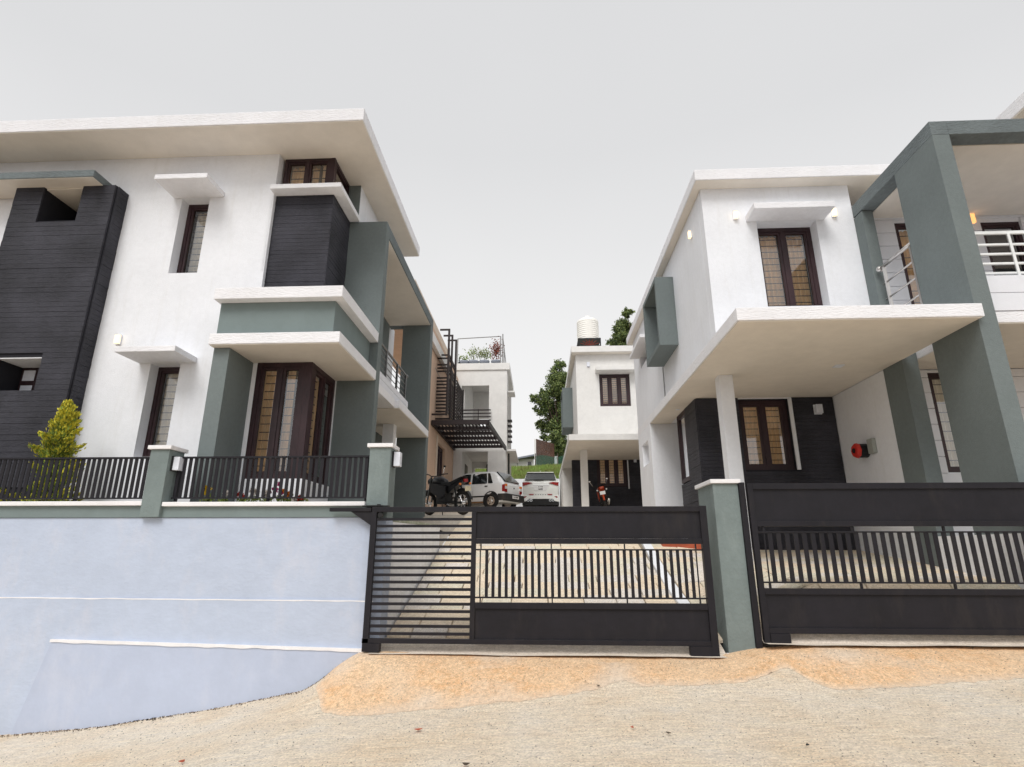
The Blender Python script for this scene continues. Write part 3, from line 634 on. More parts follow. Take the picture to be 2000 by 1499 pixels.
# ------------------------------------------------------------------ RIGHT HOUSE
RH = thing('house', (5, 12, .05), 'white two-storey house on the right with grey balcony frame, carport canopy and dark stone wall', 'house')
FY_ = 9.55
wall('white_wall', 'y', FY_, .25, 3.152, 5.90, 3.19, 6.688, [(4.12, 5.21, 4.21, 5.94)], WHITE, RH)
window(RH, 'y', 9.79, 1, 4.12, 5.209, 4.211, 5.939, leaves=2, bars=11, gold=1, vbars=0, fr=.08)
box('window_shade', 3.93, 5.36, 9.11, 9.549, 5.94, 6.06, FASC, RH, .008)
box('roof', 2.985, 7.64, 9.27, 18.15, 6.69, 6.915, FASC, RH, .01)
box('roof', 7.65, 12, 7.2, 18.15, 6.69, 6.92, FASC, RH, .01)
box('roof_soffit', 3.0, 7.63, 9.285, 18.13, 6.676, 6.689, CREAM, RH)
box('roof_soffit', 7.665, 12, 7.215, 18.13, 6.672, 6.689, CREAM, RH)
wall('upper_side_wall', 'x', 3.15, .25, 9.801, 17.9, 3.19, 6.67, [(12.25, 13.2, 4.6, 6.0), (15.4, 16.75, 5.38, 5.75)], WHITE, RH)
window(RH, 'x', 3.30, 1, 12.25, 13.2, 4.6, 6.0, leaves=2, bars=8)
wall('rear_side_wall', 'x', 2.70, .25, 13.70, 15.4, .2, 3.0, [(14.05, 14.9, 2.1, 2.66)], WHITE, RH)
box('canopy', 2.70, 3.149, 13.70, 15.4, 3.002, 3.189, FASC, RH)
box('rear_end_wall', 2.951, 5.0, 15.15, 15.4, .2, 2.999, WHITE, RH)
box('rear_end_wall', 3.401, 6.5, 17.65, 17.9, .2, 6.67, WHITE, RH)
box('rear_front_wall', 2.951, 3.6, 13.701, 13.95, .2, 3.0, WHITE, RH)
box('niche_back', 2.88, 2.94, 14.0, 14.95, 2.0, 2.8, OFFW, RH)
box('window', 3.32, 3.38, 15.35, 16.8, 5.3, 5.8, WOOD, RH)
box('window_shade', 2.85, 3.149, 15.0, 16.9, 5.755, 5.85, FASC, RH, .006)
MB().tube([(3.13, 13.74, 3.2), (3.13, 13.74, 4.45)], .012, 6).build('drain_pipe', WIRE, RH)
# grey box round the side window
b = MB(); b.box(2.73, 3.149, 12.10, 12.20, 4.45, 6.13); b.box(2.73, 3.149, 13.60, 13.70, 4.45, 6.13); b.box(2.73, 3.149, 12.2, 13.6, 6.03, 6.13); b.box(2.73, 3.149, 12.2, 13.6, 4.45, 4.55)
b.build('window_box_frame', GREY, RH)
# canopy
box('canopy', 2.70, 5.93, 7.25, 9.548, 3.002, 3.19, FASC, RH, .01)
box('canopy', 2.70, 5.90, 9.549, 13.698, 3.002, 3.189, FASC, RH, .004)
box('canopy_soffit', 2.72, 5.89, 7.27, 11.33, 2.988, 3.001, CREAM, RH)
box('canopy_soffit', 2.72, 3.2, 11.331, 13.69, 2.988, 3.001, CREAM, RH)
box('ceiling_light', 4.95, 5.09, 9.2, 9.34, 2.975, 2.987, LAMPW, RH)
box('ceiling_light', 3.0, 3.08, 12.2, 12.28, 2.98, 2.987, LAMPW, RH)
box('column', 3.17, 3.41, 9.70, 9.94, -.3, 2.987, WHITE, RH, .008)
# back wall of the carport
wall('stone_wall', 'y', 11.32, .25, 3.20, 5.9, -.1, 2.987, [(4.02, 5.01, 1.53, 2.96)], DARKC2, RH)
window(RH, 'y', 11.40, 1, 4.02, 5.005, 1.535, 2.955, leaves=2, bars=9, gold=1, fr=.08)
strips(RH, 'y', 11.31, 1, 3.18, 5.885, 0.0, 2.985, holes=((4.02, 5.08, 1.53, 2.985),), h=.075, lens=(3, 1))
box('white_strip', 5.012, 5.078, 11.285, 11.318, 1.53, 2.985, WHITE, RH)
box('lintel_strip', 4.02, 5.01, 11.30, 11.319, 2.962, 2.986, WHITE, RH)
wall('stone_side_wall', 'x', 3.205, .2, 11.34, 12.95, -.1, 2.987, [(12.2, 12.93, 1.45, 2.975)], DARKC2, RH)
strips(RH, 'x', 3.19, 1, 11.32, 12.95, .3, 2.985, holes=((12.2, 12.96, 1.45, 3.0),), h=.075, lens=(3, 1))
window(RH, 'x', 3.17, 1, 12.2, 12.93, 1.45, 2.975, leaves=1, bars=0, gold=0, fr=.06)
box('rear_wall', 2.951, 3.6, 12.96, 13.70, -.1, 2.987, WHITE, RH) if False else None
box('carport_side_wall', 5.90, 6.1, 9.553, 11.6, -.4, 2.987, WHITE, RH)
MB().prism([(7.3, -.95), (9.0, -.6), (9.0, .22), (7.3, .22)], 'x', 5.86, 5.899).build('white_plinth', WHITE, RH)
# grey frame
box('frame_fin', 5.90, 6.15, 7.34, 8.28, -.95, 5.96, GREY, RH, .006)
box('frame_column', 5.90, 6.15, 9.02, 9.549, -.6, 3.19, GREY, RH, .006)
box('frame_fin', 5.90, 6.10, 9.29, 9.549, 3.195, 5.94, GREY, RH, .006)
box('frame_beam', 5.90, 6.15, 7.34, 9.549, 5.962, 6.20, GREYR, RH, .006)
box('frame_beam', 6.151, 12, 7.34, 7.60, 5.962, 6.20, GREYR, RH, .006)
box('frame_ceiling', 6.151, 12, 7.601, 9.549, 5.95, 6.10, CREAM, RH)
box('frame_foot_fin', 5.90, 6.10, 8.281, 9.289, 3.195, 3.55, GREY, RH) if False else None
h1, h2 = (6.61, 7.35, 3.6, 5.86), (8.14, 8.86, 3.3, 5.83)
wall('siding_backing', 'y', 9.58, .2, 6.101, 12, 3.16, 5.95, [h1, h2], WHITE, RH)
planks(RH, 'y', 9.578, -1, 6.102, 12, 3.2, 5.945, .27, holes=(h1, h2))
window(RH, 'y', 9.60, 1, 6.61, 7.35, 3.6, 5.86, leaves=1, bars=9, gold=1)
window(RH, 'y', 9.60, 1, 8.14, 8.86, 3.3, 5.83, leaves=1, bars=0, curtain=False, dark=True, name='door')
g1h, g2h = (6.62, 7.4, 1.24, 2.94), (8.32, 9.2, .3, 2.75)
wall('siding_backing', 'y', 9.58, .2, 6.151, 12, -.6, 2.985, [g1h, g2h], WHITE, RH)
planks(RH, 'y', 9.578, -1, 6.16, 12, -.4, 2.98, .27, holes=(g1h, g2h))
window(RH, 'y', 9.60, 1, 6.62, 7.4, 1.24, 2.94, leaves=1, bars=9, gold=.5)
window(RH, 'y', 9.60, 1, 8.32, 9.2, .3, 2.75, leaves=1, bars=0, dark=True, name='door')
box('balcony_slab', 6.151, 12, 7.48, 9.54, 3.0, 3.16, FASC, RH, .008)
box('balcony_soffit', 6.16, 12, 7.49, 9.54, 2.987, 2.999, CREAM, RH)
planks(RH, 'y', 7.50, -1, 6.152, 12, 3.162, 3.70, .27)
box('parapet', 6.152, 12, 7.501, 7.6, 3.161, 3.695, WHITE, RH)
def flatrail(x0, x1, y, z, h, m=RAILW): return (x0, x1, y-.015, y+.015, z-h/2, z+h/2)
rr = box('balcony_railing', *flatrail(6.151, 12, 7.53, 4.40, .05), RAILW, RH, .004)
for z in (4.21, 4.06, 3.91, 3.76): box('rail', *flatrail(6.151, 12, 7.53, z, .028), RAILW, rr)
for u in (6.74, 7.9, 9.1, 10.3): box('post', u-.018, u+.018, 7.50, 7.514, 3.70, 4.374, RAILW, rr)
railing(RH, 'x', 5.96, 8.30, 9.18, 4.72, (3.55, 3.85, 4.14, 4.42), (8.36, 9.08), 3.19, m=STEEL, r=.03, rl=.016, ball=9.2)
box('inner_roof_core', 3.9, 12, 10.2, 17.5, 3.2, 6.66, WHITE, RH)
box('inner_ground_core', 5.0, 12, 11.9, 17.5, -.2, 3.0, WHITE, RH)

# ------------------------------------------------------------------ SECOND RIGHT HOUSE (farther up the drive)
SC = 1.1
def T2(x0, x1, y0, y1, z0, z1):
    f = lambda x, dx: (x+dx)*SC
    return (f(x0, -1.7555), f(x1, -1.7555), f(y0, 10.612), f(y1, 10.612), f(z0, .393), f(z1, .393))
H2 = thing('house', (4, 23, 1.5), 'smaller white house farther up the driveway on the right, orange motorcycle under its canopy', 'house')
def b2(n, *a, m=WHITE, bev=0): return box(n, *T2(*a), m, H2, bev)
X1, X2, Yw, _, Z1, Z2 = T2(3.15, 9, 9.55, 10, 3.19, 6.688)
wx0, wx1, wz0, wz1 = .111*Yw, .1665*Yw, .2515*Yw, .3135*Yw
wall('front_wall', 'y', Yw, .25, X1, X2, Z1, Z2, [(wx0, wx1, wz0, wz1)], OFFW, H2)
window(H2, 'y', Yw+.12, 1, wx0, wx1, wz0, wz1, leaves=3, bars=12, vbars=0, gold=.2, fr=.09)
box('window_shade', .104*Yw, .177*Yw, Yw-.45, Yw-.002, wz1+.02, wz1+.15, OFFW, H2)
b2('roof', 2.985, 9, 9.27, 18, 6.69, 6.915, m=OFFW); b2('roof_soffit', 3.0, 9, 9.285, 18, 6.676, 6.689, m=CREAM)
b2('side_wall', 3.15, 3.4, 9.80, 17.5, 3.19, 6.675, m=OFFW)
b2('canopy', 2.70, 9, 7.25, 9.549, 3.002, 3.19, m=OFFW); b2('canopy_soffit', 2.72, 9, 7.27, 11.3, 2.988, 3.001, m=CREAM)
b2('canopy', 2.70, 3.149, 9.55, 17.5, 3.002, 3.19, m=OFFW)
b2('column', 3.17, 3.41, 9.0, 9.24, 0.1, 2.987, m=OFFW)
b2('rear_wall', 2.73, 3.4, 13.7, 17.5, -.2, 3.0, m=OFFW)
q = T2(4.02, 5.0, 11.3, 11.4, 1.5, 2.96); Yb = q[2]
gx0, gx1, gz0, gz1 = .100*Yb, .152*Yb, .108*Yb, .163*Yb
q2 = T2(3.0, 8, 11.3, 11.5, 0, 2.987)
wall('stone_wall', 'y', Yb, .2, q2[0], q2[1], q2[4]-.3, q2[5], [(gx0, gx1, gz0, gz1)], DARKC2, H2)
strips(H2, 'y', Yb-.005, 1, q2[0], .19*Yb, gz0-1.0, q2[5]-.02, holes=((gx0, gx1, gz0, q2[5]),), h=.14, lens=(2.4, 1))
window(H2, 'y', Yb+.04, 1, gx0, gx1, gz0, gz1, leaves=3, bars=9, gold=1, fr=.09)
box('white_strip', gx1+.02, gx1+.07, Yb-.05, Yb-.036, gz0-.1, q2[5]-.02, WHITE, H2)
b = MB(); a = T2(2.73, 3.149, 12.1, 13.7, 4.45, 6.13)
b.box(a[0], a[1], a[2], a[2]+.1, a[4], a[5]); b.box(a[0], a[1], a[3]-.1, a[3], a[4], a[5]); b.box(a[0], a[1], a[2]+.1, a[3]-.1, a[5]-.1, a[5]); b.box(a[0], a[1], a[2]+.1, a[3]-.1, a[4], a[4]+.1)
b.build('window_box_frame', GREY, H2)
b2('core', 3.9, 9, 10.3, 17.5, 3.2, 6.66, m=OFFW); b2('core', 5, 9, 11.9, 17.5, -.2, 2.98, m=OFFW)

# water tank on its stand
wt = thing('water_tank', (2.6, 27, 8.1), 'cream ribbed water tank on a patterned stand above the far right house roof', 'water tank')
mb = MB(); rr_ = .55; prof = []
for i in range(10):
    z = 10.14+i*.108; prof += [(z, rr_), (z+.07, rr_), (z+.08, rr_-.012), (z+.1, rr_-.012)]
prof += [(11.24, rr_*.96), (11.35, rr_*.7), (11.41, .12), (11.53, .12)]
mb.tube([(2.53, 27, z) for z, r in prof], [r for z, r in prof], 26); mb.build('tank', TANKM, wt, smooth=True)
fz0, fz1 = 9.70, 10.13
mb = MB(); 
for (x0, x1, z0, z1) in ((1.98, 3.10, fz1-.06, fz1), (1.98, 3.10, fz0, fz0+.04), (1.98, 2.04, fz0, fz1), (3.04, 3.10, fz0, fz1)): mb.box(x0, x1, 26.4, 26.46, z0, z1)
for x in (1.98, 3.04):
    for y in (26.4, 27.5): mb.box(x, x+.06, y+.001, y+.06, 8.0, fz1-.07)
mb.box(1.98, 3.1, 26.47, 27.6, fz1-.05, fz1)
st = mb.build('stand_frame', BLK, wt)
mb = MB()
for k in range(9):
    a = math.pi*(k/8); mb.tube([(2.54, 26.43, fz0+.03), (2.54+.48*math.cos(a), 26.43, fz0+.03+.36*math.sin(a))], .018, 5)
mb.torus((2.54, 26.43, fz0+.04), .22, .015, 'y', 20, 5); mb.build('grille', mat('rust_red_paint', (.16, .03, .02), .7), st)

# ------------------------------------------------------------------ FAR LEFT HOUSE (peach and white)
H3 = thing('house', (-5, 22, 1.3), 'peach and white house up the driveway with dark metal screens and roof garden', 'house')
PX = -3.78; PY0, PY1 = 19.2, 24.6
wall('peach_wall', 'x', PX-.25, .25, 16.5, PY1, 1.0, 7.3, [(20.6, 22.4, 2.0, 3.9)], PEACH, H3)
window(H3, 'x', PX-.1, -1, 20.6, 22.4, 2.0, 3.9, leaves=3, bars=0, gold=0, dark=True)
box('peach_window_band', PX+.001, PX+.03, 20.35, 20.599, 1.8, 4.1, PEACH2, H3)
box('roof_parapet', -6, -3.95, 16.5, 28, 7.55, 8.46, PEACH2, H3); box('roof_slab', -6, PX+.12, 16.5, PY1+1.5, 7.31, 7.54, PEACH, H3)
box('white_beam', PX+.02, PX+.16, 16.5, PY1-.01, 6.95, 7.30, OFFW, H3)
WX0, WX1 = -3.9, -1.43
wall('front_wall', 'y', PY1, .3, WX0, WX1, 1.2, 7.95, [(-3.50, -2.24, 5.15, 7.22), (-3.40, -2.26, .9, 4.20)], OFFW, H3)
box('roof_slab', WX0-.1, WX1+.12, PY1-.06, 28.5, 7.95, 8.27, OFFW, H3, .01)
box('side_wall', WX1-.25, WX1, PY1+.301, 25.6, 1.2, 7.94, OFFW, H3)
box('balcony_floor', WX0, WX1-.01, PY1+.31, 28.3, 4.3, 4.9, OFFW, H3)
box('inner_wall', -3.9, -3.38, PY1+.31, 28.3, 1.2, 7.94, OFFW, H3)
wall('rear_wall', 'y', 28.31, .2, WX0, WX1, 1.2, 7.94, [(-3.1, -2.0, 4.95, 6.55), (-3.25, -1.6, 2.75, 4.0)], OFFW, H3)
box('door', -3.379, -3.36, 25.5, 26.4, 1.5, 3.8, WOOD, H3)
box('side_canopy', WX1+.001, WX1+.32, 25.0, 25.9, 7.0, 7.07, OFFW, H3)
box('lower_canopy', WX1+.001, -1.03, 24.4, 27.8, 4.18, 4.26, OFFW, H3)
box('steel_column', -1.40, -1.33, 25.0, 25.07, 1.5, 4.17, BLK, H3); box('steel_column', -2.65, -2.58, 28.2, 28.27, 1.5, 4.17, BLK, H3)
# balcony railings of seven flat bars
def barrail(x0, x1, y0, y1, zs, m=SCREEN):
    rt_ = box('balcony_railing', x0, x1, y0, y1, zs[-1]-.025, zs[-1]+.025, m, H3)
    for z in zs[:-1]: box('rail', x0, x1, y0, y1, z-.022, z+.022, m, rt_)
    return rt_
ra = barrail(-3.66, -2.14, PY1-.12, PY1-.08, [5.12+.155*i for i in range(7)]); box('post', -2.72, -2.69, PY1-.079, PY1-.05, 4.9, 6.1, SCREEN, ra)
ra = barrail(WX1+.002, WX1+.20, 25.1, 25.5, [4.75+.24*i for i in range(5)])
# steel pergola
pg = thing('pergola', (-2.9, 21.5, 1.5), 'dark steel pergola of closely spaced slats over the parking court, fixed to the peach house', 'pergola')
PZ = 4.23
def px_r(y): return -.093*19.2+(y-19.2)/(24.5-19.2)*(-.060*24.6+.093*19.2)
def beam(name, a, b, w, z0, z1, m=SCREEN):
    a, b = Vector(a), Vector(b); d_ = (b-a).normalized(); n = Vector((-d_.y, d_.x))*w/2
    P4 = [a+n, a-n, b-n, b+n]; V = [(p.x, p.y, z) for z in (z0, z1) for p in P4]
    return obj(name, V, [(3, 2, 1, 0), (4, 5, 6, 7), (0, 1, 5, 4), (1, 2, 6, 5), (2, 3, 7, 6), (3, 0, 4, 7)], m, pg)
beam('edge_beam', (PX+.03, 19.2), (px_r(19.2), 19.2), .08, PZ, PZ+.16)
beam('edge_beam', (px_r(19.25), 19.25), (px_r(24.5), 24.5), .08, PZ, PZ+.16)
beam('edge_beam', (PX+.06, 19.25), (PX+.06, 24.5), .08, PZ, PZ+.16)
for k in range(5): y = 20.1+k*.95; beam('cross_beam', (PX+.1, y), (px_r(y)-.05, y), .07, PZ+.001, PZ+.12)
for k in range(18):
    x = PX+.16+k*.123
    ye = 24.5 if True else 0
    y0 = 19.25 if x < px_r(19.2)-.05 else 19.25+(x-px_r(19.2)+.05)/(px_r(24.5)-px_r(19.2))*5.3
    if y0 < 24.3: beam('slat', (x, y0), (x, 24.5), .05, PZ+.121, PZ+.145)
# slatted screens and posts
sc = thing('slatted_screen', (-3.4, 20.5, 4.4), 'tall dark steel louvre screen with three posts on the peach upper wall', 'screen')
for k in range(18):
    z = 4.85+k*.128
    if k in (11, 15): continue
    box('louvre', PX+.02, -3.36, 19.9, 19.94, z, z+.055, SCREEN, sc)
    box('louvre', -3.355, -3.315, 19.9, 21.6, z, z+.055, SCREEN, sc)
box('screen_post', -3.359, -3.30, 19.86, 19.899, 4.8, 7.3, SCREEN, sc); box('screen_post', -3.359, -3.30, 21.601, 21.65, 4.8, 7.3, SCREEN, sc)
for (y, zt, x) in ((19.3, 7.86, -3.26), (20.0, 7.9, -3.25), (20.9, 8.05, -3.24)):
    box('tall_post', x-.035, x+.035, y, y+.06, 4.6, zt, SCREEN, sc); box('arm', x-.34, x-.036, y, y+.05, zt-.06, zt, SCREEN, sc); box('arm', x-.6, x-.036, y, y+.05, 4.6, 4.66, SCREEN, sc)
for k in range(15): box('louvre', -3.40, -3.36, 22.3, 24.3, 4.95+k*.128, 5.0+k*.128, SCREEN, sc)
box('screen_post', -3.41, -3.35, 24.301, 24.36, 4.9, 6.95, SCREEN, sc)
# roof garden
rg = thing('roof_railing', (-2.3, 24.8, 8.27), 'thin grey pipe railing round the roof garden of the far left house', 'railing')
mb = lambda: MB()
for (a, b_, n) in (((-3.75, 24.7, 9.54), (-1.74, 24.7, 9.63), 'top_rail'), ((-1.64, 24.7, 9.60), (-1.70, 28.2, 9.46), 'top_rail')): mb().tube([a, b_], .022, 6).build(n, WIRE, rg)
for (x, y, z1) in ((-1.74, 24.7, 9.63), (-1.64, 24.7, 9.74), (-1.67, 26.2, 9.54), (-3.75, 24.7, 9.54), (-1.70, 28.2, 9.46)): mb().tube([(x, y, 8.27), (x, y, z1)], .03, 6).build('post', WIRE, rg)

# ------------------------------------------------------------------ foliage
def leaves(name, pts, size, mats, parent, wts=None, aspect=.55, droop=0, kind=None, seed=1, outward=None):
    g = np.random.default_rng(seed); n = len(pts); pts = np.asarray(pts)
    a = g.normal(size=(n, 3)); a /= np.linalg.norm(a, axis=1)[:, None]
    if outward is not None: a = a*.45+outward; a /= np.linalg.norm(a, axis=1)[:, None]
    b_ = g.normal(size=(n, 3)); b_ -= (b_*a).sum(1)[:, None]*a; b_ /= np.linalg.norm(b_, axis=1)[:, None]
    s = size*g.uniform(.6, 1.3, n)[:, None]
    V = np.stack([pts-a*s*.5, pts+b_*s*aspect*.5, pts+a*s*.5, pts-b_*s*aspect*.5], 1).reshape(-1, 3)
    F = np.arange(4*n).reshape(n, 4)
    fm = g.choice(len(mats), n, p=wts)
    o = obj(name, V, F, None, parent, mats=mats, fm=fm.astype(int).tolist())
    if kind: o['kind'] = kind
    return o
def tree(loc, height, blobs, label, n=9000, seed=1, size=.16):
    t = thing('broadleaf_tree', loc, label, 'tree', 'trees behind the houses')
    g = np.random.default_rng(seed); L0 = Vector(loc)
    mb = MB(); top = L0+Vector((.2, 0, height*.8)); mb.tube([L0, L0+Vector((.1, 0, height*.4)), top], [.22, .16, .05], 8)
    P = []
    for (x, y, z, r) in blobs:
        c = np.array([x, y, z]); k = int(n*r**1.7/sum(q[3]**1.7 for q in blobs))
        m = max(5, k//55); cc = g.normal(size=(m, 3)); cc /= np.linalg.norm(cc, axis=1)[:, None]; cc *= (r*g.uniform(.15, 1.05, m)**.6)[:, None]; cc[:, 2] *= .85
        for q in cc: P.append(c+q+g.normal(size=(55, 3))*r*.17)
        base = L0+Vector((0, 0, height*g.uniform(.25, .55))); mb.tube([base, (base+Vector(c))/2+Vector((0, 0, .2)), Vector(c)], [.09, .05, .02], 5)
    mb.build('trunk', BARK, t, smooth=True)
    leaves('crown', np.concatenate(P), size, [LEAF1, LEAF2], t, [.5, .5], seed=seed)
    return t
G = np.random.default_rng(5)
def blobset(lst, D): return [(x*D, D+G.uniform(-1, 1), z*D, r*D*1.12) for x, z, r in lst]
D1 = 44
tree((1.6, 44, 5.4), 9, blobset([(.040, .335, .010), (.036, .318, .013), (.030, .300, .014), (.045, .300, .015), (.026, .282, .014), (.040, .277, .018), (.008, .275, .009), (-.003, .262, .010), (.012, .262, .011), (.027, .258, .016),
    (.045, .250, .02), (.008, .243, .011), (-.006, .246, .006), (.024, .235, .015), (.002, .223, .009), (.014, .215, .012), (.030, .213, .014), (.044, .222, .018), (.010, .197, .008), (.026, .190, .012), (.040, .19, .016), (.030, .172, .012), (.045, .172, .014)], D1),
    'tall leafy tree rising left of the far right house', 36000, 3, .15)
tree((9, 46, 5.4), 16, blobset([(.166, .425, .009), (.160, .41, .012), (.17, .405, .012), (.150, .392, .012), (.165, .388, .016), (.142, .378, .009), (.155, .372, .014), (.17, .368, .014), (.16, .355, .014)], 46),
    'tree top showing above the roof between the two right houses', 22000, 4, .16)
tree((-4.5, 47, 5.4), 4, blobset([(-.115, .137, .008), (-.108, .142, .008), (-.122, .133, .007)], 47), 'small tree seen through the ground floor opening of the far left house', 1500, 9, .14)

# conifer by the fence
cn = thing('conifer', (-6.95, 7.75, .42), 'bright yellow-green conifer behind the fence in front of the dark stone tower', 'conifer')
mb = MB(); P = []; O = []
mb.tube([(-6.95, 7.75, .42), (-6.9, 7.75, 1.9)], [.035, .01], 6)
g = np.random.default_rng(8)
for k in range(105):
    t = g.uniform(0, 1)**1.0; z = .50+1.45*t; rmax = .40*(1-t)**.75+.03; a = g.uniform(0, 2*math.pi); d_ = np.array([math.cos(a), math.sin(a)])
    r = rmax*g.uniform(.55, 1.4); cx = -6.95+.05*t
    tip = np.array([cx+d_[0]*r, 7.75+d_[1]*r, z+.16]); s0 = np.array([cx, 7.75, z-.02])
    n = 150; u = g.uniform(.25, 1, n)[:, None]; w = .040*(1-u)+.012
    P.append(s0+(tip-s0)*u+g.normal(size=(n, 3))*w); dd = (tip-s0)/np.linalg.norm(tip-s0); O.append(np.repeat([dd+np.array([0, 0, .35])], n, 0))
    if k % 6 == 0: mb.tube([s0, tip], [.006, .003], 4)
mb.build('trunk', BARK, cn); P = np.concatenate(P); O = np.concatenate(O)
rad = np.hypot(P[:, 0]+6.93, P[:, 1]-7.75); sel = rad/(.42*(1-np.clip((P[:, 2]-.5)/1.45, 0, 1))**.75+.06)
out = (sel+g.normal(size=len(sel))*.16) > .74
leaves('golden_foliage', P[out], .05, [CONL, CONG], cn, [.8, .2], .4, seed=2, outward=O[out])
leaves('green_foliage', P[~out], .042, [CONG, CONL], cn, [.75, .25], .4, seed=3, outward=O[~out])

# flowering plants at the fence foot
FL = [(461, FY, .16, 'small plant with yellow flowers at the left end of the flower row'), (492, FW, .10, 'leafy plant without bright flowers second in the flower row'),
      (531, FR, .10, 'low plant with few dark red flowers third in the flower row'), (554, FW, .14, 'taller leafy plant with pale buds in the middle of the flower row'),
      (582, FW, .11, 'plant with small cream flowers left of the pink flowers'), (606, FP, .19, 'tallest flowering plant with bright pink blossoms'),
      (622, FO, .13, 'plant with orange flowers right of the pink blossoms'), (638, FW, .045, 'tiny sprig with white bloom near the right end of the flower row'), (651, FR, .07, 'low plant with brick red blooms at the right end of the flower row')]
for i, (u, fmt, h, lab) in enumerate(FL):
    x = -4.0+(u-505)*(1.06/166); t = thing('flowering_plant', (x, 7.26, .588), lab, 'flower', 'flowers along the fence foot')
    g = np.random.default_rng(20+i); n = 70; q = g.normal(size=(n, 3))*np.array([.035, .03, .02])+np.array([x, 7.26, .60+h*.28])
    mb = MB()
    for k in range(4): mb.tube([(x, 7.26, .588), (x+g.uniform(-.04, .04), 7.26+g.uniform(-.02, .02), .59+h*.8)], .003, 4)
    mb.build('stem', CONG, t); leaves('foliage', q, .045, [GRS, LEAF2], t, [.5, .5], .6, seed=i)
    if True:
        m = 3 if h > .1 else 2; P = []
        for k in range(m):
            c = np.array([x+g.uniform(-.045, .045), 7.21, .59+h*g.uniform(.7, 1.25)]); P.append(c+g.normal(size=(26, 3))*.014)
        leaves('blossom', np.concatenate(P), .042, [fmt], t, None, .9, seed=i+50)

# hill behind, grass, retaining wall, sheds, net
HT = lambda x, y: interp(y, [(33.3, 3.95), (35, 4.5), (38, 5.35), (41, 5.75), (48, 5.9), (70, 5.6), (120, 3)])+.22*mn.noise(Vector((x*.35, y*.35, 0)))*min(1, (y-33)/3)+.35*math.exp(-((x+1)/2.5)**2)*(1 if y > 38 else 0)*0
hill = sheet('hillside', fr_(-40, 40, 100), [33.3, 34, 35, 36, 37, 38, 39, 40, 41, 43, 48, 56, 70, 120], HT, GRASSG)
g = np.random.default_rng(31); n = 22000; X = g.uniform(-6, 6, n); Y = 33.35+g.uniform(0, 1, n)**1.2*8; Z = np.array([HT(a, b) for a, b in zip(X, Y)])
V = np.zeros((n, 3, 3)); w = .035; hh = g.uniform(.08, .26, n); a = g.uniform(0, math.pi, n)
V[:, 0] = np.stack([X-w*np.cos(a), Y-w*np.sin(a), Z-.03], 1); V[:, 1] = np.stack([X+w*np.cos(a), Y+w*np.sin(a), Z-.03], 1); V[:, 2] = np.stack([X+g.normal(size=n)*.06, Y+g.normal(size=n)*.06, Z+hh], 1)
gr_ = obj('grass', V.reshape(-1, 3), np.arange(3*n).reshape(n, 3), GRS); tag(gr_, 'rough green grass covering the bank behind the cars', 'grass', kind='stuff')
rw = thing('retaining_wall', (0, 33.1, 2.4), 'low white wall at the end of the driveway below the grass bank', 'wall'); box('wall', -9, 9, 33.0, 33.3, 2.2, 4.02, WHITE, rw)
sh = thing('shed', (.4, 42.5, 5.7), 'tall dark brown corrugated panel on a white post above the grass bank', 'shed')
box('corner_post', -.38, -.26, 42, 42.12, 5.5, 8.1, OFFW, sh)
for k in range(16): box('sheet_panel', -.25+k*.085, -.25+k*.085+.083, 42.05+.02*(k % 2), 42.09+.02*(k % 2), 5.6, 8.1-.012*k*2, BROWN, sh)
fh = thing('farm_hut', (-1.2, 44, 5.7), 'small pale hut with sloping grey roof and dark window beyond the bank', 'hut')
wall('wall', 'y', 44.0, .15, -2.6, -.45, 5.5, 6.9, [(-.95, -.6, 5.95, 6.7)], OFFW, fh); box('window', -.94, -.61, 44.05, 44.09, 5.96, 6.69, CGLASS, fh); box('post', -1.75, -1.7, 43.9, 43.95, 5.5, 6.8, WIRE, fh)
MB().prism([(-2.9, 6.62), (-.4, 7.08), (-.4, 7.2), (-2.9, 6.74)], 'y', 43.5, 45.4).build('roof', POT, fh)
nf = thing('net_fence', (.8, 40.5, 5.6), 'dark green shade net on posts along the top of the bank', 'fence')
def netmat():
    m = bpy.data.materials.new('green_shade_net'); m.use_nodes = True; n = m.node_tree; N = n.nodes; L = n.links; N.clear()
    o = N.new('ShaderNodeOutputMaterial'); mx = N.new('ShaderNodeMixShader'); t = N.new('ShaderNodeBsdfTransparent'); g = N.new('ShaderNodeBsdfDiffuse'); g.inputs[0].default_value = (.045, .12, .085, 1)
    w = N.new('ShaderNodeTexChecker'); w.inputs['Scale'].default_value = 22; ge = N.new('ShaderNodeNewGeometry'); L.new(ge.outputs['Position'], w.inputs['Vector'])
    a = N.new('ShaderNodeMath'); a.operation = 'MULTIPLY_ADD'; a.inputs[1].default_value = -.45; a.inputs[2].default_value = .85; L.new(w.outputs['Fac'], a.inputs[0]); L.new(a.outputs[0], mx.inputs[0])
    L.new(t.outputs[0], mx.inputs[1]); L.new(g.outputs[0], mx.inputs[2]); L.new(mx.outputs[0], o.inputs[0]); return m
V = []; 
for i in range(13): x = -.3+i*.4; V += [(x, 40.5, 5.6), (x, 40.5+.03*math.sin(i*2), 6.55+.08*math.sin(i*1.3))]
obj('net', V, [(2*i, 2*i+2, 2*i+3, 2*i+1) for i in range(12)], netmat(), nf)
for x in (-.3, 1.3, 2.9, 4.5): MB().tube([(x, 40.52, 5.4), (x, 40.52, 6.75)], .035, 6).build('post', BARK, nf)

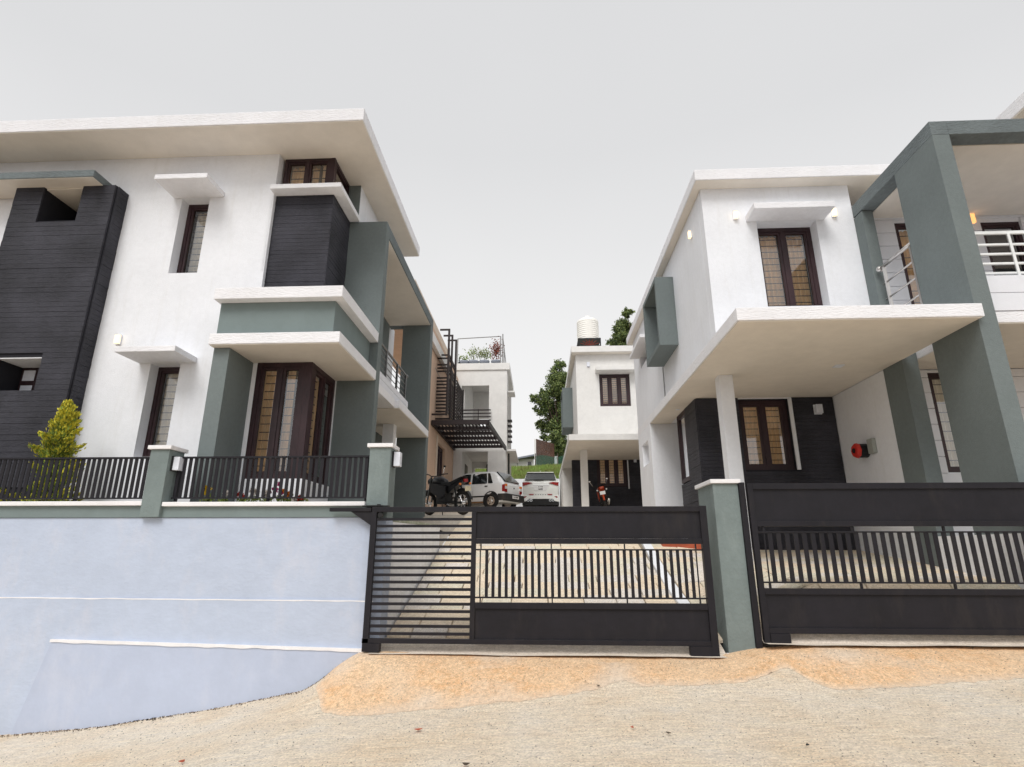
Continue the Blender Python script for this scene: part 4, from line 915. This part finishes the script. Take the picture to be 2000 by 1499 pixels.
# pots on the roof
for i, (x, k, lab) in enumerate(((-3.45, 'g', 'wide grey bowl with low green plant at the left of the roof garden'), (-3.0, 'g', 'grey bowl with thin pale green shrub, second in the roof garden'), (-2.5, 'g', 'grey bowl with leafy green shrub beside the red plant'), (-1.95, 'r', 'tall rust red shrub in a pot by the roof railing'))):
    t = thing('potted_plant', (x, 24.85, 8.27), lab, 'potted plant', 'pots on the roof terrace')
    mb = MB(); mb.tube([(x, 24.85, 8.28), (x, 24.85, 8.38), (x, 24.85, 8.46), (x, 24.85, 8.43)], [.15, .23, .25, .2], 14, True); mb.build('pot', POT, t, smooth=True)
    g = np.random.default_rng(60+i); h = (.35, .75, .7, 1.05)[i]; n = (150, 260, 420, 700)[i]
    P = g.normal(size=(n, 3))*np.array([.13 if k == 'r' else .18, .14, h*.22])+np.array([x, 24.85, 8.42+h*.55])
    leaves('foliage', P, .075, [REDLF] if k == 'r' else [LEAF2, GRS], t, None, .6, seed=i)
    MB().tube([(x, 24.85, 8.4), (x+.02, 24.85, 8.42+h*.8)], [.015, .006], 5).build('stem', BARK, t)
bt = thing('roof_bottle', (-3.66, 24.75, 8.27), 'small dark bottle-like finial at the left end of the roof terrace', 'finial'); MB().tube([(-3.66, 24.75, 8.27), (-3.66, 24.75, 8.4), (-3.66, 24.75, 8.45), (-3.66, 24.75, 8.62)], [.05, .05, .02, .02], 10).build('bottle', BLK, bt)

# ------------------------------------------------------------------ lamps, red bell
def lamp(name, x, y, z, label, axis='y', sg=-1, lit=None, w=.085, h=.15, d_=.07, housing=BLK, grp='wall lamps on the houses'):
    t = thing(name, (x, y, z), label, 'lamp', grp)
    def B(n, a0, a1, w0, w1, c0, c1, m):
        if axis == 'y': return box(n, x+a0, x+a1, y+sg*w0, y+sg*w1, z+c0, z+c1, m, t, .004)
        return box(n, x+sg*w0, x+sg*w1, y+a0, y+a1, z+c0, z+c1, m, t, .004)
    B('housing', -w*.5, w*.5, .0, .02, -h*.5, h*.5, housing); B('shade', -w*.42, w*.42, .021, d_, -h*.45, h*.45, lit or LAMPW)
    if lit: B('cap', -w*.47, w*.47, .02, d_+.004, h*.46, h*.52, housing)
    return t
lamp('pillar_lamp', -4.729, 7.13, 1.08, 'square black lamp with white face on the side of the pillar between the fences', 'x', 1, None, .17, .19, .10, grp='black lamps on the grey pillars')
lamp('pillar_lamp', -1.879, 7.18, 1.13, 'black lamp with white face on the side of the pillar beside the sliding gate', 'x', 1, None, .13, .20, .10, grp='black lamps on the grey pillars')
lamp('wall_lamp', -6.87, 8.399, 3.32, 'lit wall lamp left of the lower slim window of the left house', lit=LAMPON, housing=LAMPW, h=.165)
lamp('wall_lamp', 3.74, 9.549, 6.07, 'lit wall lamp left of the upper window of the right house', lit=LAMPON, housing=LAMPW, h=.165)
lamp('wall_lamp', 5.55, 9.549, 6.07, 'lit wall lamp right of the upper window of the right house, beside the grey frame', lit=LAMPON, housing=LAMPW, h=.165)
lamp('wall_lamp', 3.149, 10.36, 6.18, 'lit wall lamp on the side wall of the right house under the roof edge', 'x', -1, lit=LAMPON, housing=LAMPW, h=.165)
lamp('wall_lamp', 7.97, 9.547, 5.87, 'lit amber wall lamp beside the balcony door at the right edge', lit=LAMPON2, housing=LAMPW, h=.22, w=.12)
lamp('wall_lamp', 5.55, 11.275, 2.72, 'unlit white wall lamp on the dark stone wall of the carport', housing=LAMPW, w=.15, h=.2, d_=.1)
lamp('wall_lamp', .0755*24.05, 24.02, .154*24.05, 'unlit white lamp left of the ground window of the far right house', housing=LAMPW, w=.12, h=.22)
lamp('wall_lamp', .167*24.05, 24.02, .154*24.05, 'unlit white lamp right of the ground window of the far right house', housing=LAMPW, w=.12, h=.22)
lamp('wall_lamp', .092*Yw, Yw-.001, .331*Yw, 'small white lamp beside the upper window of the far right house', housing=LAMPW, w=.12, h=.2)
rb = thing('red_bell', (5.88, 10.4, 1.75), 'round red bell with black drum beside a grey switch box on the white carport wall', 'bell')
mb = MB(); mb.tube([(5.74, 10.45, 1.75), (5.70, 10.45, 1.75), (5.68, 10.45, 1.75)], [.14, .13, .11], 8); hd = mb.build('ring', RED, rb)
MB().tube([(5.899, 10.45, 1.75), (5.741, 10.45, 1.75)], .125, 14).build('drum', BLK, rb); MB().tube([(5.679, 10.45, 1.75), (5.665, 10.45, 1.75)], .045, 10).build('hub', BLK, rb)
box('switch_box', 5.83, 5.899, 10.12, 10.29, 1.66, 1.92, mat('grey_switch_box', (.35, .37, .34), .5), rb, .01)
sp_ = lambda *a: None
br = thing('doorstep', (2.95, 11.0, 0), 'low terracotta doorstep behind the right end of the sliding gate', 'step'); box('step', 2.25, 3.15, 11.0, 11.6, -.02, .16, TERRA, br, .01)
cb = thing('cable', (-3.5, 20, 6.3), 'thin pale overhead cable sagging across the screens of the peach house', 'cable')
MB().tube([(-3.72+.52*t, 19.3+5.3*t, 6.35-.95*t-.15*math.sin(math.pi*t)) for t in fr_(0, 1, 10)], .010, 5).build('wire', WIRE, cb)
# small litter on the road: dry leaves and pebbles
for i, (x, y, m, lab) in enumerate(((.72, 5.2, TERRA, 'small orange-red leaf on the road below the sliding gate, nearest the middle'), (.98, 5.05, BARK, 'tiny brown twig on the road below the short pillar'), (-1.05, 5.35, TERRA, 'reddish leaf scrap on the road left of the middle'), (1.9, 4.75, BLK, 'small black chip on the concrete road at the lower right'), (-.55, 4.6, BARK, 'thin dark twig on the road near the bottom edge'), (-2.9, 5.1, TERRA, 'long reddish dry leaf on the road at the lower left'), (.55, 6.2, BARK, 'curled dry brown leaf on the orange ramp'))):
    z = road_z(x, y)+ramp_h(x, y)+.022; s = .013+.005*(i % 3); a = i*1.3
    V = [(x+s*math.cos(a+k*1.26)*(1.6 if k % 2 else .7), y+s*math.sin(a+k*1.26), z+.006*(k % 2)) for k in range(5)]
    V += [(q[0], q[1], q[2]-.005) for q in V]
    tag(obj('dry_leaf', V, [(0, 1, 2, 3, 4), (9, 8, 7, 6, 5)]+[(k, k+5, (k+1) % 5+5, (k+1) % 5) for k in range(5)], m), lab, 'litter', 'scraps lying on the road')
g = np.random.default_rng(77); n = 2600; X = g.uniform(-5.5, 5, n); Y = g.uniform(4.2, 7.0, n)
V = []; F = []
for x, y in zip(X, Y):
    r = g.uniform(.002, .0065); z = road_z(x, y)+ramp_h(x, y)+(.018 if ramp_h(x, y) > .02 else .0)
    b0 = len(V); V += [(x-r, y-r*.6, z), (x+r, y-r, z), (x+r*.7, y+r, z), (x-r, y+r, z), (x, y, z+r*1.1)]; F += [(b0, b0+1, b0+4), (b0+1, b0+2, b0+4), (b0+2, b0+3, b0+4), (b0+3, b0, b0+4)]
tag(obj('gravel', V, F, mat('grit', (.34, .29, .24), .9, var=.4, nscale=30)), 'fine loose grit scattered over the concrete road', 'gravel', kind='stuff')
# debris line along the wall foot
V = []; F = []; n = 1500
for k in range(n):
    x = g.uniform(-7.2, -2.3); y = 7.02-abs(g.normal())*.05; r = g.uniform(.003, .011); z = road_z(x, y)+ramp_h(x, y)-.004
    b0 = len(V); V += [(x-r, y-r*.6, z), (x+r, y-r, z), (x+r*.7, y+r, z), (x-r, y+r, z), (x, y, z+r*1.4)]; F += [(b0, b0+1, b0+4), (b0+1, b0+2, b0+4), (b0+2, b0+3, b0+4), (b0+3, b0, b0+4)]
tag(obj('debris', V, F, mat('dark_debris', (.13, .09, .06), .95, var=.5, nscale=30)), 'line of dark grit and crumbs along the foot of the blue wall', 'debris', kind='stuff')

# ------------------------------------------------------------------ vehicles (built at the origin, nose to +y, x = right side)
def text(s, size, m, parent, loc, rot):
    c = bpy.data.curves.new('lettering', 'FONT'); c.body = s; c.size = size; c.align_x = 'CENTER'; c.align_y = 'CENTER'; c.extrude = .001; c.offset = .002
    c.materials.append(m); tmp = bpy.data.objects.new('tmp', c); me = bpy.data.meshes.new_from_object(tmp); bpy.data.objects.remove(tmp)
    o = bpy.data.objects.new('lettering', me); COL.objects.link(o); o.parent = parent; o.location = Vector(loc)-org(parent); o.rotation_euler = rot; return o
def carbody(t, st, m):
    """st: stations (y, zbottom, zbelt, zroof, halfwidth low, belt, roof) -> smooth shell"""
    V = []; rings = []
    for (y, zb, zl, zr, hl, hb, hr) in st:
        k = zr-zl; zm = zb+(zl-zb)*.45
        h = [(hl*.94, zb), (hl, zb+.06), (hl*1.01, zm), (hb, zl-.02), (hb-.012, zl)] + ([(hr+.03+(hb-hr)*.12, zl+k*.86), (hr-.02, zr-.02), (hr*.6, zr)] if k > .03 else [(hb-.05, zl+.01), (hb*.8, zl+.02), (hb*.5, zl+.03)])
        ring = [(x, y, z) for x, z in h]+[(-x, y, z) for x, z in h[::-1]]; rings.append(len(V)); V += ring
    n = 16; F = []
    for i in range(len(st)-1):
        for k in range(n): F.append((rings[i]+k, rings[i]+(k+1) % n, rings[i+1]+(k+1) % n, rings[i+1]+k))
    F += [tuple(rings[0]+k for k in range(n)), tuple(rings[-1]+k for k in range(n))[::-1]]
    mb = MB(); mb.V = V; mb.F = F; o = mb.build('body', m, t, smooth=True)
    md = o.modifiers.new('bevel', 'BEVEL'); md.width = .015; md.segments = 2; md.limit_method = 'ANGLE'; md.angle_limit = R(35)
    return o
def quadpatch(name, pts, m, parent, th=.004, n=None):
    """thin panel following a surface outline (points in order), thickened along its normal"""
    P = [Vector(p) for p in pts]; nn = n or (P[1]-P[0]).cross(P[2]-P[0]).normalized(); nn = Vector(nn)
    V = [p+nn*th for p in P]+[p-nn*.02 for p in P]; k = len(P)
    return MB().add(V, [tuple(range(k)), tuple(range(k, 2*k))[::-1]]+[(i, (i+1) % k, k+(i+1) % k, k+i) for i in range(k)]).build(name, m, parent)
def wheel(t, x, y, r, w, rim=CHR):
    mb = MB(); mb.torus((x, y, r), r-w*.33, w*.33, 'x', 28, 8, 1.5); wh = mb.build('wheel', RUB, t, smooth=True)
    mb = MB(); s = 1 if x > 0 else -1; mb.cyl((x-.05, y, r), r*.62, .1, 'x', 20); mb.cyl((x+s*.05, y, r), r*.22, s*.03, 'x', 12)
    mb.build('rim', rim, wh)
    mb = MB()
    for k in range(5):
        a = k*2*math.pi/5; mb.cyl((x+s*.051, y+r*.42*math.cos(a), r+r*.42*math.sin(a)), r*.09, s*.004, 'x', 8)
    mb.build('rim_hole', BLK, wh)
# --- white hatchback
hb = thing('hatchback', (0, 0, 0), 'white hatchback with black rear bumper parked beside the black motorcycle', 'car')
st = [(-1.66, .30, .80, .80, .60, .66, .5), (-1.64, .26, .86, .87, .68, .70, .5), (-1.60, .22, .90, .96, .70, .715, .58), (-1.46, .2, .91, 1.13, .70, .72, .58), (-1.22, .2, .91, 1.345, .70, .72, .565), (-1.02, .2, .91, 1.41, .705, .72, .56), (-.4, .2, .905, 1.44, .705, .72, .565),
      (.15, .2, .90, 1.41, .705, .72, .55), (.35, .2, .90, 1.33, .705, .72, .55), (.85, .2, .885, .93, .705, .715, .5), (1.3, .2, .80, .82, .70, .70, .45), (1.62, .24, .68, .69, .66, .66, .4), (1.68, .30, .6, .6, .6, .6, .4)]
body = carbody(hb, st, CARW)
for s in (-1, 1):
    def SP(y, f):     # point on the side glass plane; f: 0 belt, 1 roof
        xb, xr = .712, .607; return (s*(xb+(xr-xb)*f), y, .93+f*.42)
    for pts, nme in (([SP(-.90, .0), SP(-.22, .0), SP(-.20, .95), SP(-.84, .95)], 'window'), ([SP(-.14, .0), SP(.70, .0), SP(.26, .86), SP(.12, .95), SP(-.12, .95)], 'window'), ([SP(-1.16, .0), SP(-.95, .0), SP(-.89, .93), SP(-.99, .93)], 'quarter_window')):
        quadpatch(nme, pts if s < 0 else pts[::-1], CGLASS, hb, .006, (s, 0, .24))
    box('side_moulding', s*.708, s*.722, -1.0, .85, .42, .47, BLK, hb)
    for y in (-.95, -.15): box('door_handle', s*.715, s*.735, y+.02, y+.14, .80, .84, BLK, hb, .005)
    for y in (-1.02, -.27, .65): box('door_gap', s*.7135, s*.7155, y, y+.008, .30, .90, INK, hb)
    wheel(hb, s*.665, -1.08, .27, .15); wheel(hb, s*.665, 1.08, .27, .15)
    for y in (-1.08, 1.08): MB().cyl((s*.70, y, .29), .315, s*.012, 'x', 24).build('wheel_well', INK, hb)
    mb = MB(); mb.torus((s*.712, -1.08, .29), .325, .022, 'x', 28, 6); mb.build('wheel_arch', BLK, hb)
    tl = quadpatch('tail_lamp', [(s*.66, -1.665, .58), (s*.66, -1.640, .88), (s*.52, -1.650, .88), (s*.50, -1.67, .58)][::(1 if s < 0 else -1)], REDL, hb, .01, (0, -1, 0))
    box('amber_lens', s*.52, s*.665, -1.690, -1.66, .80, .885, ORL, tl); box('clear_lens', s*.51, s*.665, -1.692, -1.66, .70, .795, CLL, tl)
    box('lamp_side', s*.655, s*.715, -1.67, -1.56, .60, .86, REDL, tl, .01)
mb = MB(); mb.box(-.72, .72, -1.76, -1.60, .26, .52); mb.box(-.72, -.60, -1.6, -1.38, .28, .52); mb.box(.60, .72, -1.6, -1.38, .28, .52)
bp_ = mb.build('rear_bumper', mat('worn_black_bumper', (.03, .03, .03), .6, dirt=((.10, .07, .05), .6)), hb)
quadpatch('rear_window', [(-.56, -1.60, .985), (.56, -1.60, .985), (.48, -1.20, 1.365), (-.48, -1.20, 1.365)], CGLASS, hb, .035, (0, -.68, .73))
pl = box('number_plate', -.25, .25, -1.772, -1.762, .36, .47, PLATE, hb); text('KL 01 0600', .075, INK, pl, (0, -1.774, .415), (R(90), 0, 0))
quadpatch('hatch_badge', [(.02, -1.672, .74), (.06, -1.672, .74), (.06, -1.672, .79), (.02, -1.672, .79)], INK, hb, .012, (0, -1, 0))
box('sill_dirt', -.722, .722, -.75, .75, .20, .26, MUD, hb)
hb.location = (-2.52, 22.85, DZ(22.6)+.02); hb.rotation_euler = (R(5), 0, R(90-26)); hb.rotation_euler = (0, R(0), R(64))
# --- pearl SUV seen from behind
sv = thing('suv', (0, 0, 0), 'pearl white large car seen from behind with red tail lamps and dark rear window', 'car')
st = [(-2.36, .42, 1.15, 1.15, .82, .87, .5), (-2.34, .36, 1.26, 1.26, .89, .90, .62), (-2.28, .34, 1.31, 1.34, .91, .915, .68), (-2.15, .34, 1.31, 1.62, .92, .92, .70), (-1.95, .34, 1.25, 1.79, .92, .92, .67), (-1.2, .34, 1.19, 1.83, .92, .92, .68), (.0, .34, 1.17, 1.83, .92, .92, .68),
      (.35, .34, 1.16, 1.76, .92, .92, .67), (.95, .34, 1.14, 1.20, .92, .91, .6), (1.8, .36, 1.05, 1.08, .91, .88, .6), (2.3, .42, .85, .86, .85, .8, .5), (2.38, .5, .7, .7, .7, .7, .4)]
carbody(sv, st, PEARL)
quadpatch('rear_window', [(-.78, -2.265, 1.37), (.78, -2.265, 1.37), (.70, -2.07, 1.74), (-.70, -2.07, 1.74)], CGLASS, sv, .07, (0, -.88, .47))
mb = MB(); mb.box(-.68, .68, -2.19, -1.98, 1.765, 1.81); mb.build('spoiler', PEARL, sv)
MB().box(-.3, .15, -2.36, -2.30, 1.385, 1.41).build('wiper', BLK, sv)
for s in (-1, 1):
    P = [(s*.925, -2.33, 1.26), (s*.91, -2.33, 1.08), (s*.72, -2.355, 1.13), (s*.42, -2.36, 1.235), (s*.62, -2.34, 1.275)]
    quadpatch('tail_lamp', P[::(1 if s < 0 else -1)], REDL, sv, .045, (0, -1, 0))
    P = [(s*.55, -2.37, .62), (s*.38, -2.37, .62), (s*.33, -2.37, .67), (s*.60, -2.37, .67)]
    quadpatch('reflector', P[::(1 if s < 0 else -1)], REDL, sv, .03, (0, -1, 0))
    P = [(s*.88, -2.36, .50), (s*.80, -2.37, .48), (s*.68, -2.37, .565), (s*.86, -2.36, .56)]
    quadpatch('fog_lamp', P[::(1 if s < 0 else -1)], REDL, sv, .03, (0, -1, 0))
    for k in (0, 1): MB().torus((s*(.48+.15*k), -2.43, .36), .052, .014, 'y', 16, 6).build('exhaust_tip', CHR, sv)
    for y in (-1.45, 1.45): wheel(sv, s*.80, y, .38, .24)
mb = MB(); mb.prism([(-.92, .12), (.92, .12), (.92, .28), (.72, .31), (.62, .43), (-.62, .43), (-.72, .31), (-.92, .28)], 'y', -2.40, -2.25); mb.build('rear_bumper', BLK, sv)
mb = MB(); mb.prism([(-.93, .29), (-.72, .32), (-.62, .44), (.62, .44), (.72, .32), (.93, .29), (.93, .60), (-.93, .60)], 'y', -2.392, -2.2); mb.build('bumper_skin', PEARL, sv)
MB().box(-.42, .42, -2.385, -2.33, 1.115, 1.135).build('chrome_strip', CHR, sv)
pl = MB().prism([(-.44, 1.10), (.44, 1.10), (.27, .84), (-.27, .84)], 'y', -2.372, -2.335).build('number_plate', PLATE, sv)
text('G Y M', .085, INK, pl, (0, -2.376, 1.035), (R(90), 0, 0)); text('4600', .115, INK, pl, (0, -2.376, .915), (R(90), 0, 0))
for k in range(5): MB().box(-.24+k*.12-.02, -.24+k*.12+.02, -2.375, -2.34, .63, .66).build('badge_letter', BLK, sv)
MB().cyl((0, -1.9, 1.8), .01, .12, 'z', 6).build('antenna', PEARL, sv)
sv.location = (.03, 31.4, 2.10)

# --- motorcycles (nose +y)
def motorbike(label, paint, sport=True):
    t = thing('motorcycle', (0, 0, 0), label, 'motorcycle', 'motorcycles parked in the court')
    for y in (-.64, .66):
        w = MB().torus((0, y, .30), .255, .048, 'x', 30, 8).build('wheel', RUB, t, smooth=True)
        mb = MB(); mb.torus((0, y, .30), .205, .012, 'x', 28, 5); mb.cyl((-.06, y, .30), .045, .12, 'x', 10)
        for k in range(6): a = k*math.pi/3; mb.tube([(0, y, .30), (0, y+.2*math.cos(a), .3+.2*math.sin(a))], .010, 5)
        mb.build('rim', CHR if sport else BLK, w)
    mb = MB()
    for s in (-1, 1): mb.tube([(s*.075, .66, .30), (s*.075, .44, .98)], [.022, .026], 8)
    mb.box(-.11, .11, .40, .50, .90, .93); mb.build('fork', mat('dull_dark_metal', (.12, .12, .12), .4, metal=.8), t)
    mb = MB(); mb.tube([(-.36, .28, 1.05), (-.2, .38, 1.04), (-.08, .44, 1.0), (.08, .44, 1.0), (.2, .38, 1.04), (.36, .28, 1.05)], .014, 6)
    hbz = mb.build('handlebar', BLK, t)
    for s in (-1, 1):
        m2 = MB().tube([(s*.25, .36, 1.05), (s*.33, .38, 1.22)], .006, 5).build('mirror_stem', CHR, t); MB().sph((s*.34, .38, 1.25), .045, 10, 6, (1, .3, .7)).build('mirror', BLK if sport else CHR, t)
    V = MB().tube([(0, .46, .84), (0, .34, .88), (0, .16, .87), (0, -.02, .81), (0, -.12, .77)], [.07, .115, .125, .10, .05], 14); V.build('tank', paint, t, smooth=True)
    mb = MB(); mb.prism([(.02, .76), (-.30, .74), (-.72, .90), (-.74, .94), (-.3, .82), (.02, .84)], 'x', -.12, .12); mb.build('seat', BLK, t)
    mb = MB(); mb.prism([(-.25, .55), (-.05, .74), (-.70, .88), (-.78, .82), (-.5, .70)], 'x', -.10, .10); mb.build('tail_fairing', paint, t)
    for s in (-1, 1): MB().prism([(.42, .82), (.40, .60), (.05, .42), (-.15, .50), (-.20, .72), (.15, .80)], 'x', s*.11, s*.155).build('side_cover', paint, t)
    mb = MB(); mb.box(-.13, .13, -.12, .22, .28, .55); mb.tube([(0, .05, .5), (0, .18, .75)], .08, 10)
    for k in range(5): mb.box(-.12, .12, .08, .28, .52+k*.035, .535+k*.035)
    mb.build('engine', BLK, t)
    mb = MB(); mb.tube([(0, .42, .92), (0, .22, .45), (0, -.15, .30), (0, -.64, .30)], .022, 6); mb.tube([(0, .3, .75), (0, -.3, .68), (0, -.65, .85)], .02, 6)
    for s in (-1, 1): mb.tube([(s*.09, -.64, .30), (s*.09, -.15, .32)], .018, 6); mb.tube([(s*.11, -.55, .36), (s*.11, -.48, .74)], .022, 8)
    mb.tube([(-.12, .0, .3), (-.22, -.12, .02)], .012, 5); mb.tube([(.12, .1, .28), (.2, .05, .06)], .01, 5); mb.build('chassis', BLK, t)
    MB().tube([(.13, .25, .45), (.15, .1, .24), (.16, -.3, .26), (.17, -.78, .38)], [.018, .02, .045, .05], 10).build('exhaust', CHR, t, smooth=True)
    MB().sph((0, .56, .86), .095, 12, 8, (1, .7, 1)).build('headlight', BLK, t, smooth=True)
    for (yc, a0, a1) in ((.66, 30, 150), (-.64, 60, 175)):
        MB().tube([(0, yc+.33*math.cos(R(a)), .30+.33*math.sin(R(a))) for a in range(a0, a1, 12)], .035, 6).build('mudguard', BLK if sport else paint, t)
    MB().box(-.06, .06, -.80, -.76, .80, .88).build('tail_lamp', REDL if sport else BIKER, t)
    for s in (-1, 1): MB().sph((s*.17, -.76, .76), .032, 8, 5).build('indicator', ORL if sport else CLL, t)
    pl = MB().box(-.10, .10, -.86, -.85, .58, .70).build('number_plate', PLATEY if sport else PLATE, t)
    for s in (-1, 1):
        MB().tube([(s*.12, -.05, .34), (s*.26, -.05, .34)], .012, 5).build('footrest', BLK, t)
    return t, pl
m1, pl = motorbike('black motorcycle with muddy rear wheel parked left of the white hatchback', BIKEB)
m1.location = (-2.40, 14.72, .885); m1.rotation_euler = (R(2), R(-7), R(50))
m2, pl = motorbike('orange motorcycle seen from behind under the canopy of the far right house', BIKER, False)
m2.location = (2.45, 21.9, 1.42); m2.rotation_euler = (0, R(-10), R(-4))
